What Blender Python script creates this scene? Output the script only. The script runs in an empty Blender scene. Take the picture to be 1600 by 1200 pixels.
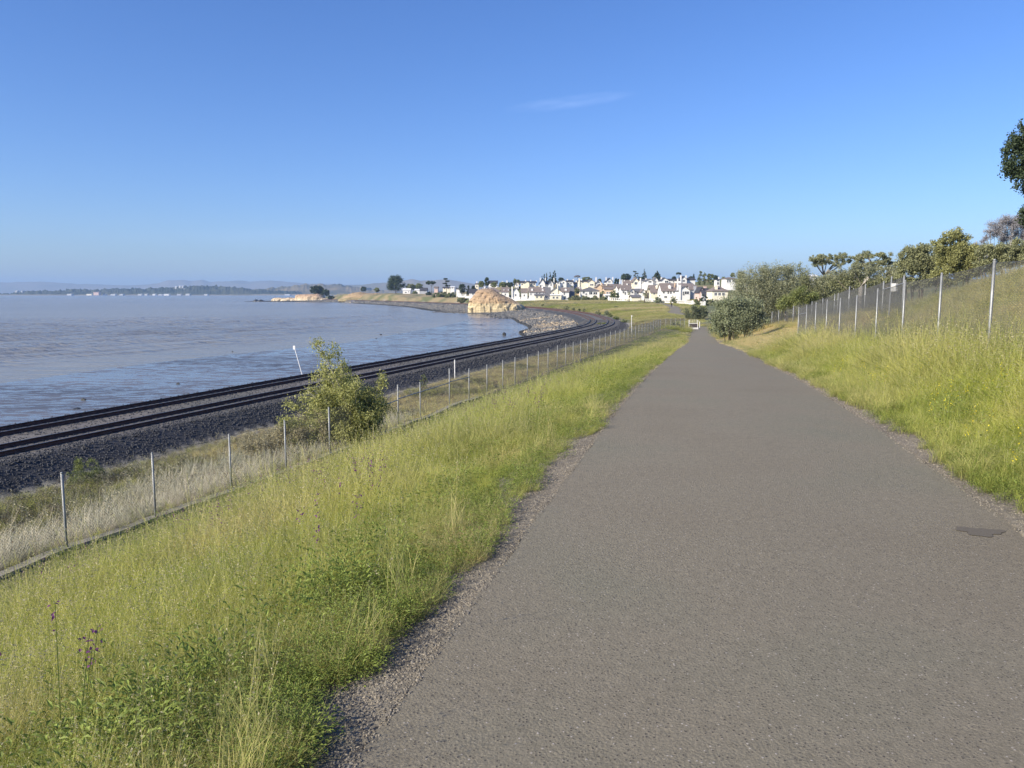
import bpy, bmesh, math, random
import numpy as np
from mathutils import Vector, Matrix, noise as mnoise
R = math.radians
scene = bpy.context.scene
COL = scene.collection
random.seed(7); rng = np.random.default_rng(7)

# ------------------------------------------------------------------ camera, world, sun, exposure
CAMZ = 1.55
PITCH = R(6.72)
F = 1200.0
cam = bpy.data.cameras.new('camera'); camo = bpy.data.objects.new('camera', cam); COL.objects.link(camo)
cam.sensor_width = 36; cam.lens = 27.0; cam.clip_start = 0.05; cam.clip_end = 40000
camo.location = (0, 0, CAMZ); camo.rotation_euler = (math.pi/2 - PITCH, 0, 0)
scene.camera = camo
SUN_EL = R(29); SUN_AZ = R(236)          # azimuth clockwise from +Y
w = bpy.data.worlds.new('World'); scene.world = w; w.use_nodes = True
nt = w.node_tree; nt.nodes.clear()
out = nt.nodes.new('ShaderNodeOutputWorld'); bg = nt.nodes.new('ShaderNodeBackground')
sky = nt.nodes.new('ShaderNodeTexSky'); sky.sky_type = 'NISHITA'; sky.sun_disc = False
sky.sun_elevation = SUN_EL; sky.sun_rotation = SUN_AZ
sky.altitude = 0; sky.air_density = 1.0; sky.dust_density = 0.6; sky.ozone_density = 2.2
bg.inputs[1].default_value = 0.127
hs = nt.nodes.new('ShaderNodeHueSaturation'); hs.inputs['Saturation'].default_value = 1.16
mt_ = nt.nodes.new('ShaderNodeMix'); mt_.data_type = 'RGBA'; mt_.blend_type = 'MULTIPLY'; mt_.inputs[0].default_value = 1; mt_.inputs[7].default_value = (.505, .61, .885, 1)
tcw = nt.nodes.new('ShaderNodeTexCoord')
def wmath(op, a, b=None, cl=False):
    x = nt.nodes.new('ShaderNodeMath'); x.operation = op; x.use_clamp = cl
    for i, q in enumerate((a, b)):
        if q is None: continue
        if hasattr(q, 'node'): nt.links.new(q, x.inputs[i])
        else: x.inputs[i].default_value = q
    return x.outputs[0]
def cloud_streak(az, el, half_az, half_el, tilt, scale, amount):
    # thin high cloud: stretched noise inside a soft lens around one direction of the sky
    sx = nt.nodes.new('ShaderNodeSeparateXYZ'); nt.links.new(tcw.outputs['Generated'], sx.inputs[0])
    a = wmath('SUBTRACT', wmath('ARCTAN2', sx.outputs[0], sx.outputs[1]), R(az)); e = wmath('SUBTRACT', wmath('ARCSINE', sx.outputs[2]), R(el))
    e = wmath('SUBTRACT', e, wmath('MULTIPLY', a, tilt))
    ra = wmath('DIVIDE', a, R(half_az)); re = wmath('DIVIDE', e, R(half_el)); d2 = wmath('ADD', wmath('MULTIPLY', ra, ra), wmath('MULTIPLY', re, re))
    mk = wmath('SUBTRACT', 1.0, d2, True)
    cb = nt.nodes.new('ShaderNodeCombineXYZ'); nt.links.new(wmath('MULTIPLY', a, scale), cb.inputs[0]); nt.links.new(wmath('MULTIPLY', e, scale*5), cb.inputs[1])
    no = nt.nodes.new('ShaderNodeTexNoise'); no.inputs['Scale'].default_value = 1; no.inputs['Detail'].default_value = 5; nt.links.new(cb.outputs[0], no.inputs['Vector'])
    return wmath('MULTIPLY', wmath('MULTIPLY', mk, wmath('SUBTRACT', no.outputs[0], .25, True)), amount)
cl_ = wmath('ADD', cloud_streak(4.2, 13.4, 5.0, .50, .10, 26, .30), wmath('ADD', cloud_streak(-8, 4.0, 22, .9, .02, 6, .22), cloud_streak(2, 2.6, 16, .7, .0, 7, .2)), True)
mcl = nt.nodes.new('ShaderNodeMix'); mcl.data_type = 'RGBA'; nt.links.new(cl_, mcl.inputs[0]); nt.links.new(sky.outputs[0], mcl.inputs[6]); mcl.inputs[7].default_value = (8.5, 8.7, 8.8, 1)
nt.links.new(mcl.outputs[2], hs.inputs['Color']); nt.links.new(hs.outputs[0], mt_.inputs[6]); nt.links.new(mt_.outputs[2], bg.inputs[0]); nt.links.new(bg.outputs[0], out.inputs[0])
sl = bpy.data.lights.new('sun', 'SUN'); sl.energy = 5.0; sl.angle = R(0.53); sl.color = (1.0, 0.90, 0.74)
so = bpy.data.objects.new('sun', sl); COL.objects.link(so)
sd = Vector((math.sin(SUN_AZ)*math.cos(SUN_EL), math.cos(SUN_AZ)*math.cos(SUN_EL), math.sin(SUN_EL)))
so.rotation_euler = sd.to_track_quat('Z', 'Y').to_euler()
scene.view_settings.view_transform = 'Standard'; scene.view_settings.look = 'None'
scene.view_settings.exposure = 0.66; scene.view_settings.gamma = 1.0
scene.view_settings.use_curve_mapping = False
scene.render.engine = 'CYCLES'
scene.cycles.volume_bounces = 0
scene.cycles.transparent_max_bounces = 12

# ------------------------------------------------------------------ helpers
def at(px, py, Y):
    """point at forward distance Y seen at photo pixel (px, py)"""
    u, v = px-800.0, py-600.0
    ry = F*math.cos(PITCH) - v*math.sin(PITCH); rz = -(F*math.sin(PITCH)+v*math.cos(PITCH))
    k = Y/ry
    return Vector((u*k, Y, CAMZ+rz*k))
def tag(o, label=None, cat=None, group=None, kind=None):
    if label: o['label'] = label
    if cat: o['category'] = cat
    if group: o['group'] = group
    if kind: o['kind'] = kind
    return o
def empty(name, loc, label, cat, group=None, rz=0):
    o = bpy.data.objects.new(name, None); COL.objects.link(o); o.location = loc
    o.rotation_euler = (0, 0, rz); o.empty_display_size = 0.3
    return tag(o, label, cat, group)
def link(name, me, mats, parent=None):
    o = bpy.data.objects.new(name, me); COL.objects.link(o)
    if mats is not None:
        if not isinstance(mats, (list, tuple)): mats = [mats]
        if len(me.materials) == 0:
            for m in mats: me.materials.append(m)
    if parent is not None: o.parent = parent
    return o
def npmesh(name, V, Fq, smooth=False):
    """V (n,3), Fq (m,k) all faces with k corners"""
    V = np.asarray(V, dtype=np.float32); Fq = np.asarray(Fq, dtype=np.int32)
    me = bpy.data.meshes.new(name)
    me.vertices.add(len(V)); me.vertices.foreach_set('co', V.ravel())
    k = Fq.shape[1]
    me.loops.add(Fq.size); me.loops.foreach_set('vertex_index', Fq.ravel())
    me.polygons.add(len(Fq)); me.polygons.foreach_set('loop_start', np.arange(0, Fq.size, k, dtype=np.int32))
    me.polygons.foreach_set('loop_total', np.full(len(Fq), k, dtype=np.int32))
    if smooth: me.polygons.foreach_set('use_smooth', np.ones(len(Fq), dtype=bool))
    me.update(calc_edges=True); me.validate()
    return me
class MB:
    def __init__(s): s.v = []; s.f = []; s.m = []
    def add(s, vs, fs, m=0):
        b = len(s.v); s.v += [tuple(v) for v in vs]
        for f in fs: s.f.append([b+i for i in f]); s.m.append(m)
    def box(s, x0, x1, y0, y1, z0, z1, m=0, M=None):
        vs = [Vector((x, y, z)) for z in (z0, z1) for y in (y0, y1) for x in (x0, x1)]
        if M is not None: vs = [M @ v for v in vs]
        s.add(vs, [(0,2,3,1),(4,5,7,6),(0,1,5,4),(2,6,7,3),(0,4,6,2),(1,3,7,5)], m)
    def prism(s, poly, axis, a, b, m=0):
        """poly of 2D points extruded along axis ('x': poly is (y,z); 'y': poly is (x,z); 'z': poly is (x,y))"""
        def P(p, t): return {'x': (t, p[0], p[1]), 'y': (p[0], t, p[1]), 'z': (p[0], p[1], t)}[axis]
        n = len(poly)
        s.add([P(p, a) for p in poly]+[P(p, b) for p in poly],
              [tuple(range(n))[::-1], tuple(range(n, 2*n))]+[(i, (i+1) % n, (i+1) % n+n, i+n) for i in range(n)], m)
    def tube(s, pts, rads, n=6, m=0, cap=True):
        pts = [Vector(p) for p in pts]
        if not isinstance(rads, (list, tuple)): rads = [rads]*len(pts)
        b = len(s.v); up = Vector((0, 0, 1))
        for i, p in enumerate(pts):
            t = (pts[min(i+1, len(pts)-1)]-pts[max(i-1, 0)])
            if t.length < 1e-9: t = Vector((0, 0, 1))
            t.normalize(); a = t.cross(up if abs(t.z) < .95 else Vector((1, 0, 0))).normalized(); c = t.cross(a)
            for k in range(n):
                an = 2*math.pi*k/n; s.v.append(tuple(p+(a*math.cos(an)+c*math.sin(an))*rads[i]))
        for i in range(len(pts)-1):
            for k in range(n):
                s.f.append([b+i*n+k, b+i*n+(k+1) % n, b+(i+1)*n+(k+1) % n, b+(i+1)*n+k]); s.m.append(m)
        if cap:
            s.f.append([b+k for k in range(n)][::-1]); s.m.append(m)
            s.f.append([b+(len(pts)-1)*n+k for k in range(n)]); s.m.append(m)
    def mesh(s, name, smooth=False):
        me = bpy.data.meshes.new(name); me.from_pydata(s.v, [], s.f)
        if any(s.m): me.polygons.foreach_set('material_index', s.m)
        bm = bmesh.new(); bm.from_mesh(me); bmesh.ops.recalc_face_normals(bm, faces=bm.faces); bm.to_mesh(me); bm.free()
        if smooth: me.polygons.foreach_set('use_smooth', [True]*len(me.polygons))
        me.update(); return me
    def build(s, name, mats, parent=None, smooth=False):
        return link(name, s.mesh(name, smooth), mats, parent)

def hermite(xs, ys):
    xs = np.array(xs, float); ys = np.array(ys, float)
    h = np.diff(xs); dl = np.diff(ys)/h
    m = np.zeros(len(xs)); m[1:-1] = (dl[:-1]*h[1:]+dl[1:]*h[:-1])/(h[:-1]+h[1:]); m[0] = dl[0]; m[-1] = dl[-1]
    def f(x):
        x = np.clip(np.asarray(x, float), xs[0], xs[-1]); i = np.clip(np.searchsorted(xs, x)-1, 0, len(h)-1)
        t = (x-xs[i])/h[i]; t2 = t*t; t3 = t2*t
        return (2*t3-3*t2+1)*ys[i]+(t3-2*t2+t)*h[i]*m[i]+(-2*t3+3*t2)*ys[i+1]+(t3-t2)*h[i]*m[i+1]
    return f
def sstep(a, b, x):
    t = np.clip((np.asarray(x, float)-a)/(b-a), 0, 1); return t*t*(3-2*t)
# cheap tileable value noise in numpy
_P = rng.random((256, 256))
def vn(x, y):
    x = np.asarray(x, float); y = np.asarray(y, float)
    xi = np.floor(x).astype(int); yi = np.floor(y).astype(int); fx = x-xi; fy = y-yi
    fx = fx*fx*(3-2*fx); fy = fy*fy*(3-2*fy)
    a = _P[xi & 255, yi & 255]; b = _P[(xi+1) & 255, yi & 255]; c = _P[xi & 255, (yi+1) & 255]; d = _P[(xi+1) & 255, (yi+1) & 255]
    return (a*(1-fx)+b*fx)*(1-fy)+(c*(1-fx)+d*fx)*fy
def fbm(x, y, o=4):
    s = 0; a = .5; t = 0
    for i in range(o): s = s+a*vn(x*2**i+17*i, y*2**i+5*i); t += a; a *= .5
    return s/t

# ------------------------------------------------------------------ materials
def nodes(name):
    m = bpy.data.materials.new(name); m.use_nodes = True; n = m.node_tree.nodes; l = m.node_tree.links
    return m, n, l, n['Principled BSDF']
def nz(n, l, co, scale, detail=4, rough=.6, vec=None):
    t = n.new('ShaderNodeTexNoise'); t.inputs['Scale'].default_value = scale; t.inputs['Detail'].default_value = detail
    t.inputs['Roughness'].default_value = rough
    l.new(co, t.inputs['Vector']); return t
def ramp(n, l, src, stops):
    r = n.new('ShaderNodeValToRGB'); e = r.color_ramp.elements
    while len(e) < len(stops): e.new(.5)
    for i, (p, c) in enumerate(stops):
        e[i].position = p; e[i].color = (c[0], c[1], c[2], 1) if len(c) == 3 else c
    l.new(src, r.inputs[0]); return r
def mixc(n, l, fac, a, b, mode='MIX'):
    x = n.new('ShaderNodeMix'); x.data_type = 'RGBA'; x.blend_type = mode
    for s, i in ((fac, 0), (a, 6), (b, 7)):
        if hasattr(s, 'node'): l.new(s, x.inputs[i])
        elif isinstance(s, (int, float)): x.inputs[i].default_value = s
        else: x.inputs[i].default_value = (s[0], s[1], s[2], 1)
    return x.outputs[2]
def mth(n, l, op, a, b=None, clamp=False):
    x = n.new('ShaderNodeMath'); x.operation = op; x.use_clamp = clamp
    for i, s in enumerate((a, b)):
        if s is None: continue
        if hasattr(s, 'node'): l.new(s, x.inputs[i])
        else: x.inputs[i].default_value = s
    return x.outputs[0]
def grey(v): return (v, v, v)
def simple(name, c1, c2=None, scale=3.0, rough=.85, bump=0.0, bscale=30, metal=0, coords='Object', spec=.3, bdist=.02):
    m, n, l, p = nodes(name)
    tc = n.new('ShaderNodeTexCoord'); co = tc.outputs[coords]
    p.inputs['Roughness'].default_value = rough; p.inputs['Metallic'].default_value = metal
    p.inputs['Specular IOR Level'].default_value = spec
    if c2 is not None:
        t = nz(n, l, co, scale, 5, .65); r = ramp(n, l, t.outputs[0], [(.32, c1), (.68, c2)]); l.new(r.outputs[0], p.inputs['Base Color'])
    else: p.inputs['Base Color'].default_value = (*c1, 1)
    if bump:
        t = nz(n, l, co, bscale, 4, .6); b = n.new('ShaderNodeBump'); b.inputs['Strength'].default_value = bump
        b.inputs['Distance'].default_value = bdist; l.new(t.outputs[0], b.inputs['Height']); l.new(b.outputs[0], p.inputs['Normal'])
    return m
def leafmat(name, dark, light, extra=None, trans=.35, rough=.6):
    m, n, l, p = nodes(name); g = n.new('ShaderNodeNewGeometry'); oi = n.new('ShaderNodeObjectInfo')
    tc = n.new('ShaderNodeTexCoord'); t = nz(n, l, tc.outputs['Object'], 1.1, 2)
    f = mth(n, l, 'ADD', mth(n, l, 'MULTIPLY', g.outputs['Random Per Island'], .6), mth(n, l, 'MULTIPLY', t.outputs[0], .45))
    st = [(.15, dark), (.85, light)]
    if extra: st.append((.97, extra))
    r = ramp(n, l, f, st); c = mixc(n, l, mth(n, l, 'MULTIPLY', oi.outputs['Random'], .25), r.outputs[0], light)
    l.new(c, p.inputs['Base Color']); p.inputs['Roughness'].default_value = rough; p.inputs['Specular IOR Level'].default_value = .25
    tr = n.new('ShaderNodeBsdfTranslucent'); l.new(c, tr.inputs[0]); mx = n.new('ShaderNodeMixShader'); mx.inputs[0].default_value = trans
    l.new(p.outputs[0], mx.inputs[1]); l.new(tr.outputs[0], mx.inputs[2]); l.new(mx.outputs[0], n['Material Output'].inputs[0])
    return m
def grassmat(name, base, mid, tip, straw, trans=.4):
    """colour runs base->tip along the blade (attribute t), mixes towards straw by the instance attribute tint"""
    m, n, l, p = nodes(name); g = n.new('ShaderNodeNewGeometry'); oi = n.new('ShaderNodeObjectInfo')
    a = n.new('ShaderNodeAttribute'); a.attribute_name = 't'
    ti = n.new('ShaderNodeAttribute'); ti.attribute_name = 'tint'; ti.attribute_type = 'INSTANCER'
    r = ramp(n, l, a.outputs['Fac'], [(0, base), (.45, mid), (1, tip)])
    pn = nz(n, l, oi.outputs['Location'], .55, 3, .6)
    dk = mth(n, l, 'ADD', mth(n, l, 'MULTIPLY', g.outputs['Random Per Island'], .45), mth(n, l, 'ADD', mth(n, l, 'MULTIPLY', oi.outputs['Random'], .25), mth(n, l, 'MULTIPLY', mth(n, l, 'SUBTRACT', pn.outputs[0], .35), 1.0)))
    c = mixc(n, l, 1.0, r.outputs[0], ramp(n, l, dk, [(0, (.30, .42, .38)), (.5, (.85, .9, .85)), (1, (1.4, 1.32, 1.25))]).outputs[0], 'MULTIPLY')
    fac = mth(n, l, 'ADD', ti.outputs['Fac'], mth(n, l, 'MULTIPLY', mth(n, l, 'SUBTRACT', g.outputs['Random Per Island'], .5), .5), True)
    c = mixc(n, l, fac, c, straw)
    l.new(c, p.inputs['Base Color']); p.inputs['Roughness'].default_value = .55; p.inputs['Specular IOR Level'].default_value = .3
    tr = n.new('ShaderNodeBsdfTranslucent'); l.new(c, tr.inputs[0]); mx = n.new('ShaderNodeMixShader'); mx.inputs[0].default_value = trans
    l.new(p.outputs[0], mx.inputs[1]); l.new(tr.outputs[0], mx.inputs[2]); l.new(mx.outputs[0], n['Material Output'].inputs[0])
    return m

M = {}
M['steel'] = simple('galvanised_steel', (.22, .23, .23), (.36, .37, .37), 6, .55, 0, metal=.5)
M['oldsteel'] = simple('dull_galvanised_steel', (.26, .27, .27), (.40, .41, .40), 5, .6, 0, metal=.4)
M['wire'] = simple('fence_wire', (.10, .105, .105), (.16, .165, .165), 4, .6, metal=.3)
M['rust'] = simple('rusty_rail_side', (.055, .028, .022), (.13, .06, .045), 3, .8, .3, 40)
M['railtop'] = simple('worn_rail_top', (.20, .19, .19), (.32, .31, .30), 2, .35, metal=.9)
M['tie'] = simple('weathered_tie', (.07, .065, .06), (.13, .12, .11), 2, .9, .3, 20)
M['stone'] = simple('ballast_stone', (.025, .027, .032), (.13, .13, .135), 2.0, .85, .4, 30)
M['gravel'] = simple('path_gravel', (.07, .068, .065), (.26, .25, .235), 90.0, .9)
M['rock_grey'] = simple('grey_riprap_rock', (.06, .062, .065), (.27, .265, .25), .8, .9, .6, 4, bdist=.2)
M['rock_tan'] = simple('tan_riprap_rock', (.26, .21, .145), (.50, .41, .29), .9, .9, .6, 4, bdist=.2)
M['rock_dark'] = simple('dark_wet_rock', (.02, .022, .025), (.06, .06, .055), 1.5, .5, .5, 5, bdist=.1)
M['concrete'] = simple('old_concrete', (.24, .22, .17), (.36, .33, .26), 3, .9, .3, 20)
M['bark'] = simple('tree_bark', (.08, .065, .05), (.22, .19, .16), 6, .9, .5, 20)
M['paletrunk'] = simple('pale_bark', (.22, .20, .17), (.42, .39, .34), 6, .9, .3, 20)
M['white'] = simple('white_stucco', (.70, .69, .66), (.78, .77, .74), .3, .85)
M['cream'] = simple('cream_stucco', (.74, .68, .52), (.78, .73, .58), .3, .85)
M['peach'] = simple('peach_stucco', (.62, .45, .30), (.68, .52, .36), .3, .85)
M['pinkw'] = simple('pink_stucco', (.58, .42, .37), (.64, .48, .42), .3, .85)
M['greyw'] = simple('grey_stucco', (.38, .39, .42), (.44, .45, .48), .3, .85)
M['roof_brown'] = simple('brown_roof_tiles', (.15, .122, .108), (.24, .20, .18), 1.5, .9, .5, 8, bdist=.1)
M['roof_grey'] = simple('grey_roof_shingles', (.10, .10, .105), (.18, .175, .18), 1.5, .9, .5, 8, bdist=.1)
M['roof_dark'] = simple('dark_roof_shingles', (.035, .035, .045), (.07, .07, .08), 1.5, .9, .5, 8, bdist=.1)
M['glass'] = simple('window_glass', (.03, .035, .045), None, rough=.15, spec=.6)
M['trim'] = simple('white_trim', (.78, .78, .76), None, rough=.6)
M['blackcloth'] = simple('dark_clothing', (.015, .015, .02), (.03, .03, .035), 8, .9)
M['skin'] = simple('skin', (.42, .26, .19), None, rough=.6)
M['darkpanel'] = simple('dark_panel', (.05, .04, .045), (.09, .075, .075), 5, .7)
M['sign'] = simple('white_sign', (.75, .75, .73), None, rough=.5)
M['tree_dark'] = leafmat('dark_evergreen_leaves', (.018, .03, .016), (.075, .105, .05), trans=.15)
M['tree_mid'] = leafmat('mid_green_leaves', (.07, .09, .032), (.29, .32, .14), trans=.3)
M['tree_olive'] = leafmat('olive_leaves', (.10, .115, .055), (.35, .36, .19), trans=.3)
M['tree_willow'] = leafmat('willow_scrub_leaves', (.13, .145, .08), (.42, .43, .27), (.54, .52, .38), trans=.3)
M['tree_silver'] = leafmat('silvery_leaves', (.10, .13, .065), (.38, .41, .25), (.54, .55, .4), trans=.3)
M['tree_feather'] = leafmat('feathery_green_leaves', (.16, .18, .05), (.52, .52, .20), (.66, .60, .34), trans=.4)
M['tree_pale'] = leafmat('pale_dry_leaves', (.18, .16, .08), (.50, .45, .28), (.62, .56, .42), trans=.35)
M['twig'] = leafmat('bare_twigs', (.15, .145, .15), (.34, .33, .345), trans=.1)
M['bush_green'] = leafmat('bright_bush_leaves', (.07, .10, .025), (.30, .33, .12), trans=.3)
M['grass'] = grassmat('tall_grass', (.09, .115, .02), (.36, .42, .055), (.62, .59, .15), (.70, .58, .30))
M['weed'] = leafmat('leafy_weed', (.08, .12, .02), (.33, .40, .09), (.46, .48, .20), trans=.35)
M['straw'] = grassmat('dry_reeds', (.15, .13, .08), (.52, .46, .36), (.70, .63, .51), (.34, .31, .19), trans=.3)
M['seed'] = leafmat('seed_heads', (.30, .27, .12), (.62, .56, .36), (.8, .75, .6), trans=.4)
M['purple'] = leafmat('purple_vetch', (.07, .02, .07), (.26, .09, .24), trans=.3)
M['yellow'] = leafmat('yellow_mustard', (.65, .5, .02), (.8, .7, .06), trans=.3)

# asphalt
def asphalt():
    m, n, l, p = nodes('asphalt'); tc = n.new('ShaderNodeTexCoord'); co = tc.outputs['Object']
    big = nz(n, l, co, .35, 3); r1 = ramp(n, l, big.outputs[0], [(.3, (.206, .178, .128)), (.5, (.220, .194, .141)), (.7, (.198, .186, .134))])
    fine = nz(n, l, co, 110, 4, .85); r2 = ramp(n, l, fine.outputs[0], [(.3, grey(.66)), (.5, grey(1.0)), (.7, grey(1.32))])
    c = mixc(n, l, 1.0, r1.outputs[0], r2.outputs[0], 'MULTIPLY')
    med = nz(n, l, co, 22, 4, .7); c = mixc(n, l, 1.0, c, ramp(n, l, med.outputs[0], [(.3, grey(.86)), (.7, grey(1.12))]).outputs[0], 'MULTIPLY')
    vo = n.new('ShaderNodeTexVoronoi'); vo.inputs['Scale'].default_value = 75; l.new(co, vo.inputs['Vector'])
    sep = n.new('ShaderNodeSeparateColor'); l.new(vo.outputs['Color'], sep.inputs[0])
    spk = mth(n, l, 'MULTIPLY', mth(n, l, 'LESS_THAN', vo.outputs['Distance'], .30), mth(n, l, 'GREATER_THAN', sep.outputs[0], .955))
    c = mixc(n, l, spk, c, (.42, .38, .33))
    drk = mth(n, l, 'MULTIPLY', mth(n, l, 'LESS_THAN', vo.outputs['Distance'], .3), mth(n, l, 'LESS_THAN', sep.outputs[0], .22))
    c = mixc(n, l, drk, c, (.075, .065, .056))
    l.new(c, p.inputs['Base Color']); p.inputs['Roughness'].default_value = .88; p.inputs['Specular IOR Level'].default_value = .25
    b = n.new('ShaderNodeBump'); b.inputs['Strength'].default_value = .9; b.inputs['Distance'].default_value = .006
    h = mth(n, l, 'ADD', fine.outputs[0], mth(n, l, 'MULTIPLY', vo.outputs['Distance'], -.5))
    l.new(h, b.inputs['Height']); l.new(b.outputs[0], p.inputs['Normal']); return m
M['asphalt'] = asphalt()

def groundmat():
    m, n, l, p = nodes('ground'); tc = n.new('ShaderNodeTexCoord'); co = tc.outputs['Object']
    a = n.new('ShaderNodeAttribute'); a.attribute_name = 'Col'; wt = n.new('ShaderNodeAttribute'); wt.attribute_name = 'wet'
    f1 = nz(n, l, co, .9, 6, .7); f2 = nz(n, l, co, 14, 5, .7); f3 = nz(n, l, co, .06, 4, .6)
    c = mixc(n, l, 1.0, a.outputs['Color'], ramp(n, l, f1.outputs[0], [(.3, grey(.7)), (.7, grey(1.3))]).outputs[0], 'MULTIPLY')
    c = mixc(n, l, 1.0, c, ramp(n, l, f2.outputs[0], [(.3, grey(.65)), (.7, grey(1.35))]).outputs[0], 'MULTIPLY')
    c = mixc(n, l, 1.0, c, ramp(n, l, f3.outputs[0], [(.3, (.8, .85, .8)), (.7, (1.2, 1.12, 1.1))]).outputs[0], 'MULTIPLY')
    # mud flat: films of standing water between low mud ridges running along the shore
    mp = n.new('ShaderNodeMapping'); mp.inputs['Rotation'].default_value = (0, 0, R(-50)); mp.inputs['Scale'].default_value = (.4, 1.0, 1)
    l.new(co, mp.inputs['Vector'])
    s1 = nz(n, l, mp.outputs[0], 1.0, 9, .78)
    s1b = nz(n, l, mp.outputs[0], .06, 3, .6)
    film = mth(n, l, 'ADD', mth(n, l, 'MULTIPLY', s1.outputs[0], .8), mth(n, l, 'MULTIPLY', s1b.outputs[0], .2))
    fm = ramp(n, l, film, [(.475, grey(0)), (.51, grey(1))])
    mudc = ramp(n, l, s1b.outputs[0], [(.35, (.075, .07, .064)), (.65, (.17, .145, .128))])
    mud = mixc(n, l, fm.outputs[0], mudc.outputs[0], (.17, .185, .19))
    c = mixc(n, l, wt.outputs['Fac'], c, mud)
    l.new(c, p.inputs['Base Color'])
    ro = n.new('ShaderNodeMix'); ro.data_type = 'FLOAT'
    l.new(wt.outputs['Fac'], ro.inputs[0]); ro.inputs[2].default_value = .95
    rr = ramp(n, l, fm.outputs[0], [(0, grey(.42)), (1, grey(.16))]); l.new(rr.outputs[0], ro.inputs[3]); l.new(ro.outputs[0], p.inputs['Roughness'])
    p.inputs['Specular IOR Level'].default_value = .5
    b = n.new('ShaderNodeBump'); b.inputs['Strength'].default_value = .8; b.inputs['Distance'].default_value = .05
    dry = mth(n, l, 'SUBTRACT', 1.0, wt.outputs['Fac'])
    hh = mth(n, l, 'ADD', mth(n, l, 'MULTIPLY', mth(n, l, 'ADD', f2.outputs[0], f1.outputs[0]), dry), mth(n, l, 'MULTIPLY', s1.outputs[0], mth(n, l, 'MULTIPLY', wt.outputs['Fac'], .9)))
    l.new(hh, b.inputs['Height']); l.new(b.outputs[0], p.inputs['Normal']); return m
M['ground'] = groundmat()

def watermat():
    m, n, l, p = nodes('water'); tc = n.new('ShaderNodeTexCoord'); co = tc.outputs['Object']
    mp = n.new('ShaderNodeMapping'); mp.inputs['Rotation'].default_value = (0, 0, R(-14)); mp.inputs['Scale'].default_value = (.12, 1.0, 1); l.new(co, mp.inputs['Vector'])
    w1 = nz(n, l, mp.outputs[0], .16, 4, .55); w2 = nz(n, l, mp.outputs[0], .5, 5, .6)
    mp2 = n.new('ShaderNodeMapping'); mp2.inputs['Rotation'].default_value = (0, 0, R(-30)); mp2.inputs['Scale'].default_value = (.4, 1.0, 1); l.new(co, mp2.inputs['Vector'])
    w3 = nz(n, l, mp2.outputs[0], 2.2, 4, .6)
    h = mth(n, l, 'ADD', mth(n, l, 'MULTIPLY', w1.outputs[0], 1.2), mth(n, l, 'ADD', mth(n, l, 'MULTIPLY', w2.outputs[0], 1.1), mth(n, l, 'MULTIPLY', w3.outputs[0], .15)))
    b = n.new('ShaderNodeBump'); b.inputs['Strength'].default_value = 1.0; b.inputs['Distance'].default_value = 1.1
    l.new(h, b.inputs['Height']); l.new(b.outputs[0], p.inputs['Normal'])
    big = nz(n, l, co, .008, 3); r = ramp(n, l, big.outputs[0], [(.35, (.205, .208, .198)), (.65, (.26, .258, .24))]); l.new(r.outputs[0], p.inputs['Base Color'])
    p.inputs['Roughness'].default_value = .22; p.inputs['IOR'].default_value = 1.33; p.inputs['Specular IOR Level'].default_value = .5
    return m
M['water'] = watermat()

# ------------------------------------------------------------------ ground shape
WATER = -8.25
PX0, PS = .55, .2425; PC = 1/math.sqrt(1+PS*PS)         # path centre X = PX0 + PS*Y
path_z = hermite([-40, 0, 5, 10, 12.5, 16.3, 20.4, 25.8, 34.3, 42, 59, 75, 86, 93.6, 106, 132, 161, 200],
                 [0.1, 0, -.035, -.09, -.15, -.28, -.46, -.74, -1.14, -1.52, -2.42, -3.30, -3.92, -4.2, -4.45, -4.94, -5.49, -5.6])
FX0, FS = -15.95, .322; FC = 1/math.sqrt(1+FS*FS)
fence_z = hermite([-40, 10, 17, 40, 77, 124, 200], [-4.2, -4.35, -4.4, -4.4, -4.35, -4.3, -4.6])
rail_x = hermite([-120, -60, 0, 32.7, 87.6, 134, 168, 200, 224, 260, 316, 398, 521, 700, 909, 1100, 1600],
                 [-76.7, -56.5, -36.3, -25.3, -6.8, 8.8, 18.6, 23.2, 24.4, 24.7, 20.7, 8.3, -29.8, -110, -215, -320, -620])
def rail_c(Y):
    d = (rail_x(np.asarray(Y)+.5)-rail_x(np.asarray(Y)-.5)); return 1/np.sqrt(1+d*d)
toe_x = hermite([-120, 0, 130, 150, 170, 193, 212, 260, 318, 372, 395, 430, 557, 754, 860, 930, 1000, 1500, 4000],
                [-86, -45.5, -1.6, 4.6, 4.2, 3.4, 6.0, 3.4, -.5, -12, -30, -42, -74, -150, -200, -300, -250, -345, -920])
wl_x = hermite([-120, 0, 60, 89.6, 111, 129, 152, 190, 240, 301, 360, 395, 430, 557, 754, 860, 930, 1000, 1500, 4000],
               [-85, -74, -66, -60, -55.6, -48.5, -38.5, -31.5, -24, -18.5, -28, -36, -47, -79, -155, -206, -306, -256, -351, -926])
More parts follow.
